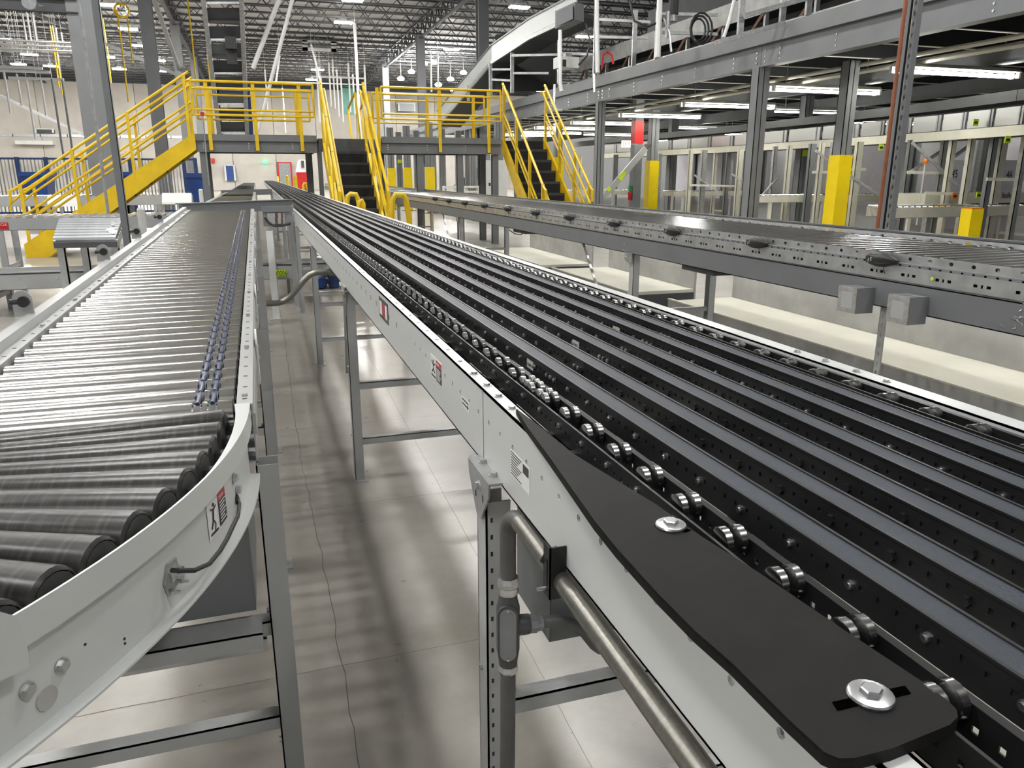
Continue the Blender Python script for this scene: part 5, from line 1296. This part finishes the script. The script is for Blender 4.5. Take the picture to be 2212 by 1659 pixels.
# support frames under the sorter
PS = [(1491, 470, 19.5), (1520, 468, 19.5), (1545, 330, 20.5), (1572, 470, 20), (1598, 470, 19), (1672, 330, 17), (1703, 330, 16.5), (1752, 330, 15.5), (1772, 330, 15.2), (1797, 330, 14.8), (1852, 330, 14.6), (1962, 330, 13.8), (2052, 330, 13.0), (2036, 330, 13.6), (2092, 330, 12.6), (2140, 330, 12.2), (2160, 330, 12.6), (2207, 330, 11.9), (1945, 330, 14.4), (1330, 330, 24), (1255, 330, 26), (1425, 330, 23)]
for k, (px, py, d) in enumerate(PS):
    p = atd(px, 380, d); w = (.05, .07, .045)[k % 3]
    t = thing('support_post', 'pale support post under the sorter, %s from the left' % (['first', 'second', 'third', 'fourth', 'fifth', 'sixth', 'seventh', 'eighth', 'ninth', 'tenth', 'eleventh', 'twelfth', 'thirteenth', 'fourteenth', 'fifteenth', 'sixteenth', 'seventeenth', 'eighteenth', 'nineteenth', 'twentieth', 'twenty-first', 'twenty-second'][sorted([q[0] for q in PS]).index(px)]), 'post', (p.x, p.y, 0), 'pale posts under the sorter')
    put('post', MB().box((p.x - w, p.y, 0), (p.x + w, p.y + .01, 1.95)).box((p.x - w, p.y, 0), (p.x - w + .01, p.y + .08, 1.95)), ('cream_post', 'galv', 'cream_post', 'beam_grey')[k % 4], t)
    put('foot_plate', MB().box((p.x - w * 1.5, p.y - .05, 0), (p.x + w * 1.5, p.y + .1, .01)), 'galv', t)
BRC = [((1762, 325), (1858, 402), 15), ((1850, 330), (1785, 395), 15), ((1970, 308), (2042, 375), 13.4), ((2045, 318), (1962, 375), 13.6), ((2050, 385), (2085, 413), 13), ((2100, 310), (2062, 338), 13), ((1830, 375), (1912, 430), 14.6), ((1500, 378), (1560, 420), 19.5), ((1580, 375), (1615, 400), 18.8), ((1680, 385), (1640, 430), 17)]
for k, (a, b, d) in enumerate(BRC):
    one('diagonal_brace', MB().beam(atd(a[0], a[1], d), atd(b[0], b[1], d), .045, .045), 'galv', 'thin diagonal brace between the pale sorter posts, %s of ten' % ('one two three four five six seven eight nine ten'.split()[k]), 'brace', 'diagonal braces under the sorter')
for k, (a, b, d) in enumerate((((1755, 372), (1800, 372), 15.2), ((1960, 372), (2040, 374), 13.5), ((2132, 387), (2212, 388), 12), ((1830, 366), (1870, 366), 14.8), ((1492, 400), (1600, 402), 19.5), ((1998, 417), (2068, 419), 13))):
    one('horizontal_brace', MB().beam(atd(a[0], a[1], d), atd(b[0], b[1], d), .04, .05), 'cream_post', ('short pale crossbar left of the yellow guard column', 'pale crossbar right of the perforated post', 'white crossbar over the beige loader', 'small white crossbar beside the yellow guard column', 'long pale crossbar behind the nearest column', 'white rail left of the beige loader')[k], 'brace', 'pale crossbars under the sorter')
# low roller conveyors under the mezzanine
def far_conv(label, a, b, d, h=.13):
    p = atd(a[0], a[1], d); y = p.y; r = ony(b[0], b[1], y)
    return cross_conveyor(label, p.x, r.x, y, y + .6, p.z, h, .12, [p.x + .3 + k * 1.3 for k in range(max(1, int((r.x - p.x) / 1.3)))], material='cream_post')
far_conv('cream roller conveyor left of the nearest mezzanine column', (1455, 414), (1640, 424), 20)
far_conv('cream roller conveyor behind the yellow guard column', (1640, 424), (1905, 434), 15.5)
far_conv('cream roller conveyor in front of the beige loader', (1935, 449), (2330, 465), 11.8, .16)
far_conv('low cream conveyor behind the right yellow stair', (1215, 412), (1365, 418), 23)
# beige telescopic loader with name
p = atd(2000, 420, 13.2); y = p.y; r = ony(2330, 420, y)
t = thing('telescopic_loader', 'beige telescopic loader with dark blue lettering at the right edge', 'loader', (p.x + 1, y, 0))
put('boom', MB().box((p.x, y, ony(2000, 446, y).z), (r.x, y + .8, ony(2000, 419, y).z)), 'cream_post', t)
put('lower_boom', MB().box((p.x - .1, y + .05, ony(2000, 452, y).z), (r.x, y + .75, ony(2000, 446, y).z)), 'galv', t)
put('leg', MB().box((p.x + .2, y + .1, 0), (p.x + .3, y + .2, ony(2000, 452, y).z)), 'galv', t)
q = ony(2163, 424, y); text('lettering', 'BestReach', .14, (q.x, y - .004, q.z - .03), (1, 0, 0), (0, 0, 1), 'ink_blue', t, .002, squash=.62)
q = ony(2177, 395, 12.0)
one('paper_notice', MB().box((q.x - .09, 11.0, q.z - .1), (q.x + .09, 11.006, q.z + .1)), 'label_white', 'white paper notice hung on the crossbar above the loader', 'notice')
# orange beacon
p = atd(1999, 348, 13.0); t = thing('beacon_pole', 'orange beacon on a white pole right of the perforated post', 'beacon', (p.x, p.y, 0))
put('pole', MB().tube([(p.x, p.y, .5), (p.x, p.y, p.z - .05)], .012, 8), 'label_white', t); put('beacon', MB().tube([(p.x, p.y, p.z - .05), (p.x, p.y, p.z), (p.x, p.y, p.z + .04)], [.04, .045, .02], 12), 'orange', t, True)
# stand alone yellow guard at the right edge
a, b = atd(2100, 452, 9.6), atd(2136, 520, 9.6)
t = thing('column_guard', 'stand-alone orange-yellow guard post before the beige loader', 'guard', ((a.x + b.x) / 2, a.y, 0))
put('guard', MB().box((a.x, a.y, .02), (a.x + .2, a.y + .16, a.z)), 'yellow_guard', t); put('cap', MB().box((a.x, a.y, a.z), (a.x + .2, a.y + .16, a.z + .015)), 'orange', t)
# ---------------------------------------------------------------- right wall with pale dock doors
wr = struct('wall_right', MB().box((26, -25, 0), (26.4, 75, 9.6)), 'galv_dark')
dm = MB().box((-.06, -1.3, 0), (0, 1.3, 2.9)).mesh('dock_door', 'white_door'); tm = MB().box((-.1, -.09, 0), (0, .09, 3.0)).mesh('door_trim', 'dark_grey')
for k in range(13):
    inst('dock_panel', dm, (26, 4 + k * 3.4, 0), wr); inst('panel_trim', tm, (26, 5.7 + k * 3.4, 0), wr)
for k, (px, d, num) in enumerate(((2190, 17.5, '46'), (2071, 19, '45'), (1936, 20.5, ''), (1602, 26, ''))):
    p = atd(px, 346, d); q = atd(px, 421, d); w = .32
    t = thing('dock_cabinet', ('white numbered door panel at the right edge', 'white numbered door panel right of the beacon', 'plain white door panel left of the perforated post', 'plain white door panel behind the nearest column')[k], 'panel', (p.x, p.y, 0), 'white door panels under the mezzanine')
    put('panel', MB().box((p.x - w, p.y, 0), (p.x + w, p.y + .1, p.z)), 'white_door', t)
    put('latch', MB().tube([(p.x + .2, p.y - .01, p.z - .1), (p.x + .2, p.y, p.z - .1)], .03, 8).tube([(p.x + .2, p.y - .01, q.z + .2), (p.x + .2, p.y, q.z + .2)], .03, 8), 'ink', t)
    if num: text('lettering', num, .28, (p.x - .16, p.y - .004, p.z - .42), (1, 0, 0), (0, 0, 1), 'ink', t, .002, squash=.7)
# cabinet and slanted things under the right landing
p = atd(1068, 346, 24); q = atd(1068, 428, 24)
t = thing('control_cabinet', 'tall pale control cabinet left of the right stair', 'cabinet', (p.x, p.y, 0))
put('body', MB().box((p.x - .34, p.y, 0), (p.x + .42, p.y + .5, p.z)), 'cabinet', t); put('door', MB().box((p.x - .33, p.y - .012, .1), (p.x + .2, p.y, p.z - .04)), 'cabinet', t); put('handle', MB().box((p.x - .20, p.y - .03, 1.0), (p.x - .14, p.y - .012, 1.1)), 'ink', t)
a, b = atd(960, 402, 26), atd(1042, 412, 26)
t = thing('white_barrier', 'low white barrier rails left of the pale cabinet', 'barrier', (a.x, a.y, 0))
for z in (a.z, a.z - .16): put('barrier_rail', MB().box((a.x, a.y, z - .07), (b.x, a.y + .06, z)), 'label_white', t)
for f in (0, .33, .66, 1): x = a.x + (b.x - a.x) * f; put('post', MB().box((x - .05, a.y + .06, 0), (x + .05, a.y + .14, a.z)), 'label_white', t)
t = thing('side_conveyor', 'grey sloping conveyor with yellow-green marks beside the red-topped column', 'conveyor', atd(1310, 420, 21))
put('side_frame', MB().beam(atd(1305, 425, 21), atd(1395, 320, 21), .06, .16), 'grey_paint', t); put('belt', MB().beam(atd(1310, 417, 21.3), atd(1400, 312, 21.3), .4, .03), 'dark_grey', t)
put('mark', MB().beam(atd(1338, 388, 20.9), atd(1350, 371, 20.9), .02, .12), 'hivis', t); put('mark', MB().beam(atd(1312, 412, 20.9), atd(1318, 405, 20.9), .02, .10), 'hivis', t); put('leg', MB().box((atd(1323, 420, 21).x, atd(1323, 420, 21).y, 0), (atd(1323, 420, 21).x + .08, atd(1323, 420, 21).y + .05, .95)), 'galv', t)
t = thing('far_ramp', 'grey sloping chute far under the right landing', 'chute', atd(1020, 395, 34)); put('chute', MB().beam(atd(985, 408, 34), atd(1062, 352, 34), .5, .35), 'beam_grey', t); put('leg', MB().box((atd(1050, 365, 34).x - .1, atd(1050, 365, 34).y, 0), (atd(1050, 365, 34).x + .1, atd(1050, 365, 34).y + .1, atd(1050, 365, 34).z)).box((atd(988, 405, 34).x - .1, atd(988, 405, 34).y, 0), (atd(988, 405, 34).x + .1, atd(988, 405, 34).y + .1, atd(988, 405, 34).z)), 'galv', t); put('handrail', MB().beam(atd(985, 396, 34), atd(1062, 340, 34), .05, .05), 'pipe_white', t)
# ---------------------------------------------------------------- machines on top of the mezzanine
IR = [atd(945, 258, 27), atd(1062, 118, 24), atd(1145, 62, 21.5), atd(1245, 12, 19)]
t = thing('rising_conveyor', 'rising white-sided conveyor climbing above the mezzanine', 'conveyor', IR[0])
for k in range(3):
    a, b = IR[k], IR[k + 1]
    put('side_panel', MB().slab([a + V3((0, 0, -.16)), b + V3((0, 0, -.16)), b + V3((0, 0, .26)), a + V3((0, 0, .26))], (.03, .02, 0)), 'white_paint', t)
    put('side_rail', MB().beam(a + V3((-.02, -.02, -.24)), b + V3((-.02, -.02, -.24)), .06, .10), 'galv', t); put('top_rail', MB().beam(a + V3((0, 0, .28)), b + V3((0, 0, .28)), .05, .04), 'galv_dark', t)
    put('bed', MB().slab([a + V3((.05, .03, -.22)), b + V3((.05, .03, -.22)), b + V3((1.0, .6, -.22)), a + V3((1.0, .6, -.22))], (0, 0, .1)), 'dark_grey', t)
for px, y0, d in ((1060, 122, 23.8), (1107, 98, 22.5), (1012, 178, 25.2), (1210, 68, 20.2), (1290, 0, 18.4), (1375, 0, 17), (1425, 0, 16)):
    p = atd(px, y0, d); put('support_post', MB().box((p.x - .05, p.y, MZ1), (p.x + .05, p.y + .05, max(p.z - .2, 4.2))), 'galv', t)
for (a, b, d) in (((1062, 150), (1105, 150), 23), ((1062, 172), (1105, 174), 23), ((1105, 120), (1205, 118), 21.5), ((1108, 158), (1185, 158), 21.5), ((1292, 42), (1405, 48), 17.6), ((1290, 80), (1400, 82), 17.6), ((1212, 115), (1290, 118), 19), ((1430, 70), (1550, 74), 15.8), ((1430, 30), (1550, 32), 15.8)):
    put('cross_bar', MB().beam(atd(a[0], a[1], d), atd(b[0], b[1], d), .05, .06), 'galv', t)
t = thing('upper_conveyor', 'long beige-sided conveyor lying on the mezzanine deck with brown brackets', 'conveyor', (10.2, 14, MZ1))
for x in (9.6, 10.6):
    put('side_panel', MB().box((x - .02, 6.0, 4.35), (x + .02, 23.5, 4.75)), 'concrete_grey', t)
    for k in range(12): y = 6.4 + k * 1.45; put('bracket', MB().slab([(x - .03, y, 4.35), (x - .03, y + .12, 4.35), (x - .03, y + .5, 4.05), (x - .03, y + .38, 4.05)], (-.03, 0, 0)), 'brown', t); put('leg', MB().box((x - .04, y, MZ1), (x + .04, y + .06, 4.35)), 'galv', t)
put('bed', MB().box((9.62, 6, 4.5), (10.58, 23.5, 4.6)), 'dark_grey', t)
put('lower_rail', MB().box((9.5, 6, 4.0), (9.56, 23.5, 4.08)), 'galv', t)
t = thing('return_conveyor', 'pale conveyor side with perforated guard behind the mezzanine edge at the top right', 'conveyor', (11.5, 9, MZ1))
put('side_panel', MB().box((11.2, 4, 4.9), (11.25, 16, 5.5)), 'concrete_grey', t); put('top_rail', MB().box((11.1, 4, 5.5), (11.2, 16, 5.56)), 'galv', t)
put('backing', MB().box((12.4, 3, MZ1), (12.5, 24, 6.4)), 'joist', t); put('under_bed', MB().box((11.25, 4, 4.85), (12.4, 16, 4.95)), 'dark_grey', t)
for k in range(7): y = 4.6 + k * 1.7; put('leg', MB().box((11.15, y, MZ1), (11.25, y + .08, 4.9)), 'galv', t)
for px, y0, y1 in ((1607, -20, 72), (1697, -20, 46), (1752, -20, 30)):
    a, b = atd(px, y0, 12.2), atd(px, y1, 12.2); put('guard_post', MB().box((a.x - .05, a.y, min(b.z, a.z)), (a.x + .05, a.y + .05, a.z)), 'galv', t)
for (a, b) in (((1607, 34), (1752, -6)), ((1607, 74), (1695, 50)), ((1545, 92), (1607, 76))): put('guard_rail', MB().beam(atd(a[0], a[1], 12.2), atd(b[0], b[1], 12.2), .05, .07), 'galv', t)
put('dark_cover', MB().slab([atd(1070, 75, 25), atd(1200, 60, 25), atd(1200, 195, 25), atd(1070, 200, 25)], (.1, .1, 0)), 'black_plastic', t)
p = atd(1226, 38, 17.2)
t = thing('display_screen', 'dark flat display box mounted on the rising conveyor', 'screen', p)
sd_ = V3((.25, -.75, 0)).normalized()
put('case', MB().slab([atd(1199, 62, 17.6), atd(1242, 42, 16.6), atd(1242, 4, 16.6), atd(1199, 24, 17.6)], (.28, .16, 0)), 'steel_grey', t); put('screen', MB().slab([atd(1202, 58, 17.55), atd(1238, 41, 16.6), atd(1238, 8, 16.6), atd(1202, 26, 17.55)], (-.012, -.012, 0)), 'dark_grey', t)
p = atd(1226, 155, 17.5); t = thing('grey_drive_box', 'grey drive box standing on the mezzanine edge', 'box', (p.x, p.y, MZ1))
put('case', MB().box((p.x - .22, p.y - .05, MZ1), (p.x + .26, p.y + .35, p.z + .32)), 'cabinet', t); put('opening', MB().box((p.x - .15, p.y - .06, p.z + .1), (p.x - .06, p.y - .05, p.z + .25)), 'ink', t)
for k in range(4): put('vent_slit', MB().box((p.x + .05, p.y - .056, p.z - .12 + k * .06), (p.x + .2, p.y - .05, p.z - .1 + k * .06)), 'galv_dark', t)
put('case_top', MB().box((p.x - .05, p.y, p.z + .32), (p.x + .1, p.y + .2, p.z + .40)), 'galv_dark', t)
# conduits and posts on the mezzanine edge
for k, (pts, d, r, m) in enumerate(((((1210, 66), (1210, 180), (1213, 198)), 17, .045, 'pipe_white'), (((1198, 183), (1196, 225), (1205, 238), (1215, 238)), 16.8, .03, 'galv'), (((1289, 0), (1291, 158)), 16.4, .05, 'pipe_white'), (((1283, 160), (1284, 200)), 16.3, .03, 'galv'), (((1425, 0), (1421, 125)), 14.6, .055, 'pipe_white'), (((1586, 0), (1575, 45), (1563, 82)), 12.6, .03, 'pipe_white'), (((1360, 0), (1370, 45), (1400, 58), (1440, 40)), 15.5, .022, 'black_plastic'), (((1434, 40), (1445, 70), (1450, 112)), 14.6, .02, 'galv'), (((1265, 50), (1275, 90), (1268, 120), (1250, 140)), 16.8, .022, 'black_plastic'))):
    one('edge_conduit', MB().tube([atd(a, b, d) for a, b in pts], r, 8), m, ('white conduit rising beside the grey drive box', 'curled grey conduit hooked under the mezzanine edge', 'white post with hatched foot on the mezzanine edge', 'short grey conduit down the mezzanine fascia', 'white post right of the second mezzanine post', 'bent white conduit at the top of the mezzanine', 'black cable looping between the mezzanine posts', 'thin grey cable hanging by the second post', 'black cable from the screen to the drive box')[k], 'conduit', 'conduits on the mezzanine edge', True)
for k, (px, py, d) in enumerate(((1455, 20, 15), (1442, 55, 14.6))):
    p = atd(px, py, d); t = thing('air_valve', ('black pneumatic valve with chrome bowl at the top', 'small chrome fitting under the pneumatic valve')[k], 'valve', p)
    put('body', MB().tube([(p.x, p.y, p.z - .1), (p.x, p.y, p.z + .25)], .10 if k == 0 else .04, 10), 'black_plastic' if k == 0 else 'chrome', t, True); put('bowl', MB().tube([(p.x, p.y, p.z - .22), (p.x, p.y, p.z - .1)], .07 if k == 0 else .03, 10), 'chrome', t, True)
c = atd(1515, 62, 13.5)
for j in range(3):
    pts = [(c.x + (.28 - j * .05) * math.cos(a) * .8, c.y + .05 * j, c.z + (.26 - j * .04) * math.sin(a)) for a in [2 * math.pi * k / 14 for k in range(15)]]
    if j == 0: cc = thing('cable_coil', 'coil of dark cable lying on the mezzanine edge', 'cable', c)
    put('loop', MB().tube(pts, .018, 6, cap=False), 'black_plastic', cc, True)
rp_ = [atd(a, b, 16.5) for a, b in ((1300, 150), (1302, 120), (1312, 112), (1322, 120), (1325, 138))]
one('red_strap', MB().tube(rp_, .025, 6), 'red', 'red strap looped on the second mezzanine post', 'strap', None, True)
